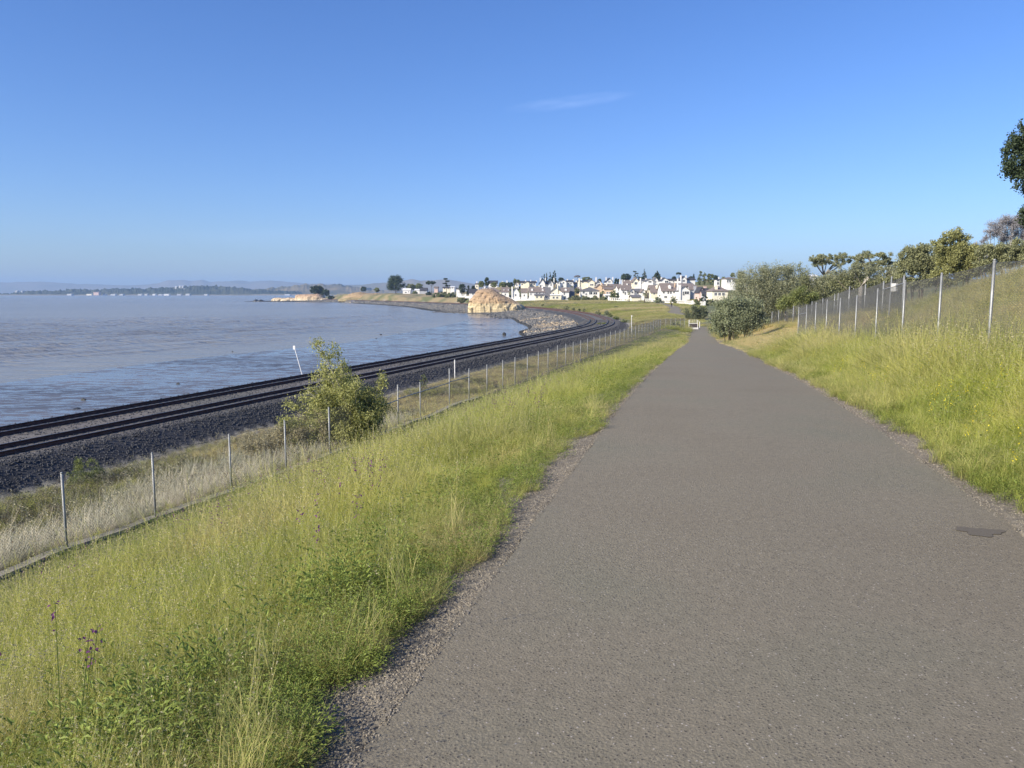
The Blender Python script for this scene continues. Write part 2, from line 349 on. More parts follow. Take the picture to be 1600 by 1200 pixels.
FAR = np.array([(28,170,-5.3),(46,165,-5.4),(60,170,-4.5),(80,165,0),(120,170,5),
    (30,195,-5.3),(45,195,-5.2),(60,200,-4.9),(90,200,-1),(140,200,5),
    (34,230,-5.2),(49.4,227,-4.35),(60,240,-4.3),(80,240,-3.8),(130,250,4),
    (34,270,-5.1),(57,268,-4.15),(80,270,-3.9),(110,280,0),(30,310,-5.1),(48,310,-4.4),(64.6,310,-3.9),(84,310,-4.0),(120,310,0),(170,330,8),
    (20,350,-5.1),(45,350,-4.2),(73,370,-3.57),(90,350,-3.95),(110,370,-2),(150,400,7),(15,400,-5),(40,395,-3.9),(79,398,-3.6),(100,400,-2),
    (0,440,-5),(20,430,-3.7),(54,430,-2.6),(80,425,-2.4),(110,430,4),(-15,470,-4.4),(2,475,-2.6),(30,465,-2.4),(60,465,-2.0),(-42,520,-4.4),(-24,528,-.7),(-38,550,-.3),(-46,565,-.2),(-14,500,-1.6),
    (0,515,2.6),(30,515,2.9),(60,515,3.0),(90,510,3.6),(120,500,7),(0,570,7),(50,570,8),(100,570,9),(160,560,12),
    (-60,600,-2.6),(-50,615,-1.6),(-20,620,3.5),(50,650,11),(-88,700,-2.5),(-70,710,-.5),(-95,790,1.4),(-75,770,1.0),(-110,800,1.4),(-30,700,3),(-132,800,.6),(-150,800,-1),(-100,810,1.2),
    (-173,870,2.0),(-185,880,1.0),(-125,850,1.9),(-50,850,4),(50,850,9),(-230,960,-3),(-200,1000,-1),(-100,1000,2),(0,1000,5),(200,1000,12),
    (-300,1400,-2),(0,1400,4),(300,1400,10),(-500,2500,0),(0,2500,4),(600,2500,8),(-800,4000,1),(0,4000,4),(2000,4000,6),
    (250,200,9),(300,400,12),(400,700,14),(900,900,14),(250,600,13)], float)
def far_z(X, Y):
    X = np.asarray(X, float); Y = np.asarray(Y, float); sh = X.shape; X = X.ravel(); Y = Y.ravel(); o = np.zeros_like(X)
    for i in range(0, len(X), 20000):
        x = X[i:i+20000, None]; y = Y[i:i+20000, None]
        d2 = (x-FAR[:, 0])**2+((y-FAR[:, 1])*.8)**2
        w_ = 1/(d2+30+y*y*2e-5)**1.7; o[i:i+20000] = (w_*FAR[:, 2]).sum(1)/w_.sum(1)
    return o.reshape(sh)
RD = [0, 1.6, 2.3, 4.6, 7, 10, 13, 20, 35, 60, 100, 200, 2000]; RZ = [0, 0, .05, .42, 1.05, 2.15, 2.8, 3.6, 5.0, 6.5, 8.5, 11, 14]
def H(X, Y, cut=False, raw=False):
    X = np.asarray(X, float); Y = np.asarray(Y, float)
    d = (X-PX0-PS*Y)*PC; Yp = (Y+PS*(X-PX0))/(1+PS*PS); zp = path_z(Yp)
    df = (X-FX0-FS*Y)*FC; zf = fence_z(Y)
    rx = rail_x(Y); rc = rail_c(Y); dr = (X-rx)*rc
    dl = np.maximum(-(d+1.6), 0)
    a = dl/(dl+np.maximum(df, 1e-3)); a = np.where(df <= 0, 1, a)
    slope = zp-.035*sstep(1.38, 1.50, -d)-(zp-zf)*np.interp(a, [0, .06, .3, .5, .7, .85, .93, 1], [0, .035, .29, .56, .82, .95, .985, 1])
    rel = np.interp(np.maximum(d, 0), RD, RZ); kk = np.interp(Yp, [0, 30, 36, 42, 52, 100], [1.42, 1.42, 1.28, 1.1, .98, .95])
    right = zp-.034*sstep(1.5, 1.62, d)+np.minimum(rel, .42)+np.maximum(rel-.42, 0)*kk
    near = np.where(d > 0, right, slope)
    # ditch
    dm = -6.45+.45*sstep(50, 90, Y)
    span = np.maximum(-df+dr-6.0, 1e-3); a2 = np.clip(-df/span, 0, 1)
    ditch = np.where(a2 < .3, zf+(dm-zf)*sstep(0, .3, a2), dm+(-6.3-dm)*np.clip((a2-.3)/.7, 0, 1))
    near = np.where(df < 0, ditch, near)
    near = near+(fbm(X*.35, Y*.35, 3)-.5)*.3*sstep(1.7, 3.5, np.abs(d))*(Y < 300)
    wf = sstep(150, 190, Y)
    fz = np.zeros_like(near); mk = (Y > 148) & (dr > 4)
    if mk.any(): fz[mk] = far_z(X[mk], Y[mk])
    fz = -6.2+(fz+6.2)*sstep(5.5, 16, dr)
    fz = fz+(fbm(X*.05, Y*.05, 3)-.5)*.8*sstep(8, 20, dr)
    z = near*(1-wf)+fz*wf
    # railway bed
    z = np.where(dr < 6.0, np.interp(dr, [-6.6, -4.3, 4.3, 6.0], [-6.9, -5.462, -5.462, -6.3]), z)
    # shore
    tx = toe_x(Y); wx = wl_x(Y)
    bx = rx-6.6/rc
    tt = np.clip((bx-X)/np.maximum(bx-tx, .5), 0, 1)
    sh = -6.9+(-8.17+6.9)*tt
    z = np.where(X < bx, sh, z)
    mt = np.clip((tx-X)/np.maximum(tx-wx, .5), 0, 1)
    z = np.where(X < tx, -8.17-.09*mt, z)
    z = np.where(X < wx, WATER-.01-np.minimum((wx-X)*.04, 2.0), z)
    z = np.where((Y > 1050) & (X < wx), -10.2, z)
    if cut:
        z = z-.09*(1-sstep(1.50, 1.63, np.where(d < 0, -d, d)))*(Y < 162)*(Y > -40)
    return z

def ground_sheet():
    th = np.radians(np.concatenate([np.arange(-180, -62, 4.0), np.arange(-62, 62, .22), np.arange(62, 180.1, 4.0)]))
    r = np.concatenate([[0.02], .7*np.exp(np.arange(0, math.log(12500/.7), .0175))])
    T, RR = np.meshgrid(th, r); X = RR*np.sin(T); Y = RR*np.cos(T)
    Z = H(X, Y, cut=True); Z[X < -6000] = -10.2
    nth, nr = len(th), len(r)
    V = np.stack([X.ravel(), Y.ravel(), Z.ravel()], 1)
    i = np.arange(nr-1)[:, None]*nth+np.arange(nth-1)[None, :]
    Fq = np.stack([i, i+1, i+1+nth, i+nth], -1).reshape(-1, 4)[:, ::-1]
    me = npmesh('ground', V, Fq, True)
    # base colours by what covers the ground
    x, y = X.ravel(), Y.ravel(); n = len(x)
    d = (x-PX0-PS*y)*PC; df = (x-FX0-FS*y)*FC; dr = (x-rail_x(y))*rail_c(y); tx = toe_x(y)
    nzv = fbm(x*.12, y*.12, 4); nz2 = fbm(x*.9, y*.9, 3)
    C = np.zeros((n, 3)); C[:] = (.075, .08, .03)
    def put(m, c): 
        m = np.clip(m, 0, 1)[:, None]; C[:] = C*(1-m)+np.array(c)*m
    farm = (y > 90)
    put(farm*sstep(.35, .65, nzv), (.20, .175, .085)); put(farm*sstep(.62, .35, nzv)*.6, (.12, .145, .05))
    put((y > 560)*sstep(.3, .6, nzv)*.8, (.30, .235, .13))
    put((d > 1.6)*(d < 9)*sstep(32, 42, y)*(y < 110)*.85, (.36, .27, .15))           # dry patch by the right fence
    put((np.abs(d) < 2.5+1.0*(nz2-.5))*(y < 165), (.19, .165, .13))                   # gravel shoulders
    put((df < 0)*(dr > 6)*(y < 130), (.12, .095, .065))
    put((df < 0)*(dr > 6.0)*(dr < 7.2), (.27, .25, .21))                            # pale gravel strip
    put((np.abs(dr) < 6.2), (.042, .044, .05)); put((np.abs(dr) < 4.0), (.13, .122, .115))
    put((dr < -6)*(x > tx), (.12, .115, .10)); put((dr < -9)*(x > tx)*(y > 150)*(y < 420)*sstep(.4, .6, nzv), (.15, .14, .115))
    wet = (x < tx+1.0)*1.0; wet = wet*(y < 1100)
    put(wet*(y > 370), (.05, .05, .045))
    ca = me.color_attributes.new('Col', 'FLOAT_COLOR', 'POINT'); ca.data.foreach_set('color', np.concatenate([C, np.ones((n, 1))], 1).astype(np.float32).ravel())
    wa = me.attributes.new('wet', 'FLOAT', 'POINT'); wa.data.foreach_set('value', wet.astype(np.float32))
    o = link('ground', me, M['ground']); tag(o, kind='structure')
ground_sheet()
def ribbon(name, mat, cx, cy, wl, wr, lift, ncross=8, thick=.0, kind='structure', nzamp=0.0, step=.25, zf=None):
    """drape a strip of half widths wl, wr along a centre line"""
    cx = np.asarray(cx); cy = np.asarray(cy); tx = np.gradient(cx); ty = np.gradient(cy); L = np.hypot(tx, ty); nx_, ny_ = ty/L, -tx/L
    u = np.linspace(0, 1, ncross+1); s = np.concatenate([[0], np.cumsum(np.hypot(np.diff(cx), np.diff(cy)))])
    a = -(wl+nzamp*(fbm(s*1.7, s*0+3, 4)-.5)*2); b = wr+nzamp*(fbm(s*1.7, s*0+40, 4)-.5)*2
    off = a[:, None]*(1-u)+b[:, None]*u
    X = cx[:, None]+nx_[:, None]*off; Y = cy[:, None]+ny_[:, None]*off
    Z = (H(X, Y) if zf is None else zf(X, Y))+lift
    n = ncross+1; V = np.stack([X, Y, Z], -1).reshape(-1, 3)
    i = np.arange(len(cx)-1)[:, None]*n+np.arange(ncross)[None, :]
    Fq = np.stack([i, i+1, i+1+n, i+n], -1).reshape(-1, 4)
    if thick > 0:   # skirts down both sides
        k = len(V); e0 = np.arange(len(cx))*n; e1 = e0+ncross
        low = np.concatenate([V[e0], V[e1]]); low[:, 2] -= thick; top_ = np.concatenate([V[e0], V[e1]]); V = np.concatenate([V, low, top_]); m_ = len(cx)
        t0 = k+2*m_+np.arange(m_); t1 = t0+m_
        j = np.arange(m_-1)
        Fq = np.concatenate([Fq, np.stack([t0[:-1], t0[1:], k+j+1, k+j], -1), np.stack([t1[1:], t1[:-1], k+m_+j, k+m_+j+1], -1)])
    o = link(name, npmesh(name, V, Fq, True), mat); tag(o, kind=kind); return o
yy = np.concatenate([np.arange(-6, 12, .06), np.arange(12, 60, .25), np.arange(60, 164.1, .7)])
def pz(X, Y): return path_z((Y+PS*(X-PX0))/(1+PS*PS))-.012*np.abs((X-PX0-PS*Y)*PC)
ribbon('path', M['asphalt'], PX0+PS*yy, yy, 1.63-.0*yy, 1.63, 0.0, 10, .16, nzamp=.035, zf=pz)
# the same path beyond the gate: it bends right behind the bushes and climbs left again
hx = hermite([164, 176, 190, 205, 227, 268, 310, 370, 400, 420], [40.35, 45, 51, 52, 49.4, 57, 64.6, 72.6, 72, 60])
yy2 = np.arange(212, 404, 1.2)
ribbon('path', M['asphalt'], hx(yy2), yy2, 1.7, 1.7, .07, 4, .2)
# dark tar stain by the right edge of the path
def stain():
    c = at(1532, 822, 5.05); n = 26; pts = []
    for k in range(n):
        a = 2*math.pi*k/n; r = .115*(1+.25*math.sin(3*a+1)+.15*math.sin(7*a)); pts.append((c.x+1.25*r*math.cos(a), c.y+r*.85*math.sin(a)))
    V = [(x, y, float(pz(x, y))+.004) for x, y in pts]
    me = bpy.data.meshes.new('tar_stain'); me.from_pydata(V, [], [tuple(range(n))])
    o = link('tar_stain', me, simple('dark_tar', (.105, .092, .07), (.15, .13, .10), 60, .85, .4, 90, bdist=.004)); tag(o, 'dark tar stain on the right edge of the asphalt path', 'stain')
stain()
# water
def water_sheet():
    th = np.radians(np.concatenate([np.arange(-180, -52, 5.0), np.arange(-52, 7, .24), np.arange(8, 181, 5.0)]))
    r = np.concatenate([[.1, 20, 45], 52*np.exp(np.arange(0, math.log(420/52), .0048)), 420*np.exp(np.arange(.03, math.log(12400/420), .04)), [12400]])
    Tt, Rr = np.meshgrid(th, r); X = Rr*np.sin(Tt); Y = Rr*np.cos(Tt)
    wx = X*.012+.02*Y
    def wave(head, wl, amp, sharp, wob):
        a = math.radians(head); c = X*math.cos(a)-Y*math.sin(a); l_ = X*math.sin(a)+Y*math.cos(a)
        ph = 2*math.pi*c/wl+wob*(fbm(c/wl*.35+head, l_/wl*.10+7, 3)-.5)*2; env = .35+1.3*vn(c/(wl*3)+head, l_/(wl*7)+3)
        q = .5+.5*np.sin(ph); return amp*env*(q**sharp)
    h = wave(23, 5.6, .20, 4, 8)+wave(29, 3.7, .10, 3.5, 8)+wave(12, 8.5, .14, 4, 7)+wave(45, 2.4, .03, 2, 6)
    fade = sstep(1, 26, wl_x(np.maximum(Y, 0))-X)*(1-sstep(300, 418, Rr))*(Rr > 50)
    V = np.stack([X.ravel(), Y.ravel(), (WATER+h*fade).ravel()], 1); n = len(th)
    i = np.arange(len(r)-1)[:, None]*n+np.arange(n-1)[None, :]
    Fq = np.stack([i, i+1, i+1+n, i+n], -1).reshape(-1, 4)[:, ::-1]
    tag(link('water', npmesh('water', V, Fq, True), M['water']), kind='structure')
water_sheet()

# ------------------------------------------------------------------ far hills
def hillmat(name, a, b, scale, dk=None):
    m, n, l, p = nodes(name); tc = n.new('ShaderNodeTexCoord'); t = nz(n, l, tc.outputs['Object'], scale, 7, .65)
    st = [(.40, a), (.56, b)]
    r = ramp(n, l, t.outputs[0], st); l.new(r.outputs[0], p.inputs['Base Color']); p.inputs['Roughness'].default_value = 1; p.inputs['Specular IOR Level'].default_value = 0
    return m
def ridge(name, pts, Y0, depth, mat, bump, bs, label=None, base=None, seed=0):
    px = np.arange(pts[0][0], pts[-1][0]+.01, 1.0 if Y0 < 6000 else 3.0)
    py = np.interp(px, [p[0] for p in pts], [p[1] for p in pts]); rows = 14
    V = []
    for j in range(rows+1):
        t = j/rows; Y = Y0+depth*(t-.5)
        prof = math.sin(math.pi*min(t*1.0, 1))**.8
        for i in range(len(px)):
            q = at(px[i], py[i], Y0); hgt = q.z-WATER
            b_ = bump*(fbm(px[i]*bs+seed, j*.9+seed, 4)-.5)*2+bump*.6*(vn(px[i]*bs*3, j*2.3+seed)-.5)
            x = q.x*Y/Y0
            z = WATER-.6+max(hgt+b_, 0.5)*prof if 0 < j < rows else WATER-1.0
            V.append((x, Y, z))
    n = len(px); i = np.arange(rows)[:, None]*n+np.arange(n-1)[None, :]
    Fq = np.stack([i, i+1, i+1+n, i+n], -1).reshape(-1, 4)
    o = link(name, npmesh(name, V, Fq, True), mat); tag(o, kind='structure'); return o
hm_far = hillmat('distant_hill', (.12, .12, .08), (.20, .17, .11), .0006)
hm_mid = hillmat('wooded_hill', (.035, .045, .03), (.20, .165, .10), .0022)
hm_tree = hillmat('far_shore_trees', (.025, .035, .025), (.07, .075, .05), .006)
ridge('hills', [(-260,456),(-100,447),(0,441),(60,440),(140,444),(210,446),(245,443),(265,438),(285,437),(300,439),(315,437),(330,441),(345,440),(372,438),(390,440),(420,438),(450,440),(480,443),(560,445),(700,446),(900,448),(1000,450)], 11000, 1800, hm_far, 12, .05)
ridge('hills', [(500,452),(540,447),(580,443),(600,441),(620,442),(632,438),(645,436),(660,439),(680,438),(697,436),(720,440),(745,444),(800,446),(900,450),(1000,452)], 7000, 1200, hillmat('bare_hill', (.14, .13, .08), (.23, .19, .12), .001), 8, .06, seed=5)
ridge('hills', [(380,457),(405,452),(430,450),(450,448),(468,445),(480,444),(492,446),(500,444),(512,446),(530,444),(545,446),(562,450),(568,448),(580,452),(610,454),(660,455),(720,456),(760,457)], 4700, 900, hm_mid, 14, .13, seed=9)
ridge('hills', [(-80,460.6),(0,459.6),(20,459),(26,456.5),(40,455.5),(60,455),(95,454.5),(120,452.5),(160,453),(200,451.5),(240,450.5),(275,449.5),(290,447),(300,446.5),(320,447.5),(345,448),(365,449.5),(380,450),(395,453),(410,454),(430,455),(470,456)], 4200, 500, hm_tree, 15, .17, seed=3)
ridge('hills', [(-300,461),(0,459.9),(200,459.4),(500,459.2),(600,460)], 4000, 120, hillmat('far_shore_flats', (.16, .15, .11), (.24, .22, .17), .004), 1.0, .3, seed=13)

# ------------------------------------------------------------------ railway
def sweep(cfun, profile, ys, mats, name, parent, mi=None):
    X, Y, N, T = [], [], [], []
    V = []; n = len(profile)
    for y in ys:
        x = float(rail_x(y)); dx = float(rail_x(y+.5)-rail_x(y-.5)); L = math.hypot(dx, 1); nx, ny = 1/L, -dx/L
        for (o, z) in profile: V.append((x+nx*(cfun+o), y+ny*(cfun+o), z))
    i = np.arange(len(ys)-1)[:, None]*n; k = np.arange(n)[None, :]; k2 = (k+1) % n
    Fq = np.stack([i+k, i+k2, i+n+k2, i+n+k], -1).reshape(-1, 4)
    me = npmesh(name, V, Fq); o = link(name, me, mats, parent)
    if mi is not None: me.polygons.foreach_set('material_index', np.tile(mi, len(ys)-1).astype(np.int32))
    return o
RB = -5.44
prof = [(-.075, RB), (-.075, RB+.03), (-.014, RB+.05), (-.014, RB+.15), (-.037, RB+.155), (-.037, RB+.195), (.037, RB+.195), (.037, RB+.155), (.014, RB+.15), (.014, RB+.05), (.075, RB+.03), (.075, RB)]
mi = [0, 0, 0, 0, 0, 1, 0, 0, 0, 0, 0, 0]
ys_r = np.concatenate([np.arange(-60, 130, 4.0), np.arange(130, 420, 2.5), np.arange(420, 1100, 8.0)])
for tc_, lab in ((-2.23, 'railway track nearer the bay, running along the shore'), (2.23, 'railway track nearer the asphalt path')):
    t = empty('railway_track', (float(rail_x(0))+tc_, 0, RB), lab, 'railway track', 'two parallel railway tracks')
    for rr in (-.7535, .7535):
        o = sweep(tc_+rr, prof, ys_r, [M['rust'], M['railtop']], 'rail', None, mi); o.parent = t; o.matrix_parent_inverse = Matrix.Translation(-Vector(t.location))
    mb = MB()
    for y in np.arange(-40, 470, .52):
        x = float(rail_x(y)); dx = float(rail_x(y+.5)-rail_x(y-.5)); L = math.hypot(dx, 1); tv = Vector((dx/L, 1/L, 0)); nv = Vector((1/L, -dx/L, 0))
        c = Vector((x, y, 0))+nv*(tc_+random.uniform(-.03, .03))
        Mx = Matrix((( nv.x, tv.x, 0, c.x), (nv.y, tv.y, 0, c.y), (0, 0, 1, 0), (0, 0, 0, 1)))
        mb.box(-1.3, 1.3, -.11, .11, RB-.15, RB-.004, 0, Mx)
    o = mb.build('ties', M['tie']); tag(o, kind='stuff'); o.parent = t; o.matrix_parent_inverse = Matrix.Translation(-Vector(t.location))

# ------------------------------------------------------------------ scattering of small stuff (geometry nodes, instances on points)
def source_collection(name, obs):
    c = bpy.data.collections.new(name)
    for o in obs: c.objects.link(o)
    return c
def src(name, me, mats):
    o = bpy.data.objects.new(name, me)
    for m in (mats if isinstance(mats, (list, tuple)) else [mats]): me.materials.append(m)
    return o
def scatter(name, label, cat, P, rot, scale, idx, tint, srcs, kind='stuff'):
    coll = source_collection(name+'_sources', srcs)
    me = bpy.data.meshes.new(name); n = len(P); me.vertices.add(n); me.vertices.foreach_set('co', np.asarray(P, np.float32).ravel())
    def attr(nm, ty, key, v): me.attributes.new(nm, ty, 'POINT').data.foreach_set(key, v)
    attr('rot', 'FLOAT_VECTOR', 'vector', np.asarray(rot, np.float32).ravel())
    sc = np.asarray(scale, np.float32)
    if sc.ndim == 1: sc = np.repeat(sc[:, None], 3, 1)
    attr('scl', 'FLOAT_VECTOR', 'vector', sc.ravel())
    attr('idx', 'INT', 'value', np.asarray(idx, np.int32)); attr('tint', 'FLOAT', 'value', np.asarray(tint, np.float32))
    me.update(); o = link(name, me, None); tag(o, label, cat, kind=kind)
    g = bpy.data.node_groups.new(name+'_scatter', 'GeometryNodeTree')
    g.interface.new_socket('Geometry', in_out='INPUT', socket_type='NodeSocketGeometry'); g.interface.new_socket('Geometry', in_out='OUTPUT', socket_type='NodeSocketGeometry')
    N = g.nodes; L = g.links; gi = N.new('NodeGroupInput'); go = N.new('NodeGroupOutput')
    mp = N.new('GeometryNodeMeshToPoints'); ip = N.new('GeometryNodeInstanceOnPoints'); ci = N.new('GeometryNodeCollectionInfo')
    ci.inputs[0].default_value = coll; ci.inputs[1].default_value = True; ci.inputs[2].default_value = True
    def na(nm, ty):
        a = N.new('GeometryNodeInputNamedAttribute'); a.data_type = ty; a.inputs[0].default_value = nm; return a.outputs[0]
    L.new(gi.outputs[0], mp.inputs[0]); L.new(mp.outputs[0], ip.inputs['Points']); L.new(ci.outputs[0], ip.inputs['Instance'])
    ip.inputs['Pick Instance'].default_value = True
    L.new(na('idx', 'INT'), ip.inputs['Instance Index']); L.new(na('rot', 'FLOAT_VECTOR'), ip.inputs['Rotation']); L.new(na('scl', 'FLOAT_VECTOR'), ip.inputs['Scale'])
    L.new(ip.outputs[0], go.inputs[0])
    md = o.modifiers.new('scatter', 'NODES'); md.node_group = g
    return o
def blades(n, h, spread, w, bend, seed, hv=.35, lean=0.0):
    rg = np.random.default_rng(seed); V = []; Fc = []; T = []
    for i in range(n):
        a = rg.uniform(0, 2*math.pi); r = spread*math.sqrt(rg.random()); bx, by = r*math.cos(a), r*math.sin(a)
        hh = h*(1-hv*rg.random()); da = rg.uniform(0, 2*math.pi); bd = bend*hh*rg.uniform(.2, 1.2); dx, dy = math.cos(da), math.sin(da)
        wa = rg.uniform(0, math.pi); wx, wy = math.cos(wa), math.sin(wa); ww = w*rg.uniform(.6, 1.2)
        b = len(V); ts = [0, .35, .7, 1.0]
        for k, t in enumerate(ts):
            cx = bx+dx*bd*t*t; cy = by+dy*bd*t*t; cz = hh*t*(1-.25*bend*t*t)
            wk = ww*(1-.25*t) if k < 3 else 0
            if k < 3:
                V += [(cx-wx*wk, cy-wy*wk, cz), (cx+wx*wk, cy+wy*wk, cz)]; T += [t, t]
            else: V.append((cx, cy, cz)); T.append(1)
        Fc += [(b, b+1, b+3, b+2), (b+2, b+3, b+5, b+4), (b+4, b+5, b+6)]
    return V, Fc, T
def tuft_mesh(name, n, h, spread, w, bend, seed, heads=0, headsize=.02, hm=1, **kw):
    V, Fc, T = blades(n, h, spread, w, bend, seed, **kw); mi = [0]*len(Fc); rg = np.random.default_rng(seed+99)
    for i in range(heads):       # flowering stalks with drooping spikelets
        a = rg.uniform(0, 2*math.pi); r = spread*rg.random(); x, y = r*math.cos(a), r*math.sin(a); hh = h*rg.uniform(1.05, 1.45)
        lx, ly = rg.normal(0, .16, 2)*hh
        def pt(t): return (x+lx*t*t, y+ly*t*t, hh*t)
        b = len(V); w_ = w*.35
        for t in (0, .5, 1): p = pt(t); V += [(p[0]-w_, p[1], p[2]), (p[0]+w_, p[1], p[2])]; T += [.5, .9]
        Fc += [(b, b+1, b+3, b+2), (b+2, b+3, b+5, b+4)]; mi += [0, 0]
        for k in range(rg.integers(4, 8)):
            t = rg.uniform(.72, 1.02); p = pt(t); o = rg.normal(0, 1, 3); o[2] = -abs(o[2]); o = o/np.linalg.norm(o); L = headsize*rg.uniform(.7, 1.4)
            q = (p[0]+o[0]*L*1.2, p[1]+o[1]*L*1.2, p[2]+o[2]*L*.6); e = np.cross(o, rg.normal(0, 1, 3)); e = e/np.linalg.norm(e)*L*.22
            b = len(V); m_ = [(p[j]+q[j])/2 for j in range(3)]
            V += [p, (m_[0]+e[0], m_[1]+e[1], m_[2]+e[2]), q, (m_[0]-e[0], m_[1]-e[1], m_[2]-e[2])]; T += [1]*4
            Fc.append((b, b+1, b+2, b+3)); mi.append(hm)
    me = bpy.data.meshes.new(name); me.from_pydata(V, [], Fc); me.polygons.foreach_set('material_index', mi)
    me.attributes.new('t', 'FLOAT', 'POINT').data.foreach_set('value', np.array(T, np.float32)); return me
def weed_mesh(name, seed, n=26, r=.16, h=.22, ls=.055, flowers=0):
    rg = np.random.default_rng(seed); V = []; Fc = []; mi = []
    def leaf(p, d, L, W, m):
        d = d/np.linalg.norm(d); e = np.cross(d, [0, 0, 1.0]); e = e/(np.linalg.norm(e)+1e-6)*W; u = np.cross(e, d); u = u/np.linalg.norm(u)*L*.12
        b = len(V); V.extend([tuple(p), tuple(p+d*L*.5+e+u), tuple(p+d*L-u), tuple(p+d*L*.5-e+u), tuple(p+d*L*.5)])
        Fc.extend([(b, b+1, b+4), (b+1, b+2, b+4), (b+2, b+3, b+4), (b+3, b, b+4)]); mi.extend([m]*4)
    for i in range(n):
        a = rg.uniform(0, 6.283); rr = r*math.sqrt(rg.random()); z = h*rg.random()**.8; p = np.array([rr*math.cos(a), rr*math.sin(a), z])
        d = np.array([math.cos(a)+rg.normal(0, .5), math.sin(a)+rg.normal(0, .5), rg.uniform(-.1, .9)]); leaf(p, d, ls*rg.uniform(.7, 1.5), ls*rg.uniform(.18, .3), 0)
    for i in range(flowers):
        p = np.array([*(rg.normal(0, r*.5, 2)), h*rg.uniform(.9, 1.5)])
        for k in range(9):
            leaf(p+rg.normal(0, .008, 3)+np.array([0, 0, -.010*k]), rg.normal(0, 1, 3), .014, .005, 1)
        b = len(V); V.extend([(p[0]*.4-.002, p[1]*.4, 0), (p[0]*.4+.002, p[1]*.4, 0), (p[0]+.001, p[1], p[2]), (p[0]-.001, p[1], p[2])]); Fc.append((b, b+1, b+2, b+3)); mi.append(0)
    me = bpy.data.meshes.new(name); me.from_pydata(V, [], Fc); me.polygons.foreach_set('material_index', mi); return me
def rock_mesh(name, seed, sub=1, amp=.35, flat=.7):
    bm = bmesh.new(); bmesh.ops.create_icosphere(bm, subdivisions=sub, radius=1); rg = random.Random(seed); o = Vector((rg.random()*50, rg.random()*50, rg.random()*50))
    s = Vector((rg.uniform(.75, 1.2), rg.uniform(.7, 1.1), rg.uniform(.5, .9)*flat/.7))
    for v in bm.verts:
        k = 1+amp*mnoise.noise(v.co*1.1+o)*1.6+amp*.5*mnoise.noise(v.co*2.7+o); v.co = Vector((v.co.x*s.x, v.co.y*s.y, v.co.z*s.z))*k
    me = bpy.data.meshes.new(name); bm.to_mesh(me); bm.free(); return me
def field(n_target, x_of, ymin, ymax):
    pass
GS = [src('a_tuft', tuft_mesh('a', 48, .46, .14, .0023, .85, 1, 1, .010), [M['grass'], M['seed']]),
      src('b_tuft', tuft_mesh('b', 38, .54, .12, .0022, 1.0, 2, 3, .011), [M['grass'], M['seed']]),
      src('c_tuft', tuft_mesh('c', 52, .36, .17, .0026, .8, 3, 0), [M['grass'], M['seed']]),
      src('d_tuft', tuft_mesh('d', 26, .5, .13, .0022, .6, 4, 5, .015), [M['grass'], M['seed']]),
      src('e_weed', weed_mesh('e', 5, 70, .15, .20, .026), [M['weed'], M['purple']]),
      src('f_weed', weed_mesh('f', 6, 120, .21, .28, .030), [M['weed'], M['purple']]),
      src('g_vetch', weed_mesh('g', 7, 30, .12, .42, .022, 4), [M['weed'], M['purple']]),
      src('h_mustard', weed_mesh('h', 8, 14, .10, .40, .04, 5), [M['weed'], M['yellow']])]
def sample(n, r0, r1, a0, a1, dens_pow):
    """points with density falling as r**-dens_pow per unit area"""
    k = 2-dens_pow; u = rng.random(n)
    r = (r0**k+u*(r1**k-r0**k))**(1/k) if abs(k) > 1e-6 else r0*(r1/r0)**u
    a = np.radians(rng.uniform(a0, a1, n)); return r*np.sin(a), r*np.cos(a)
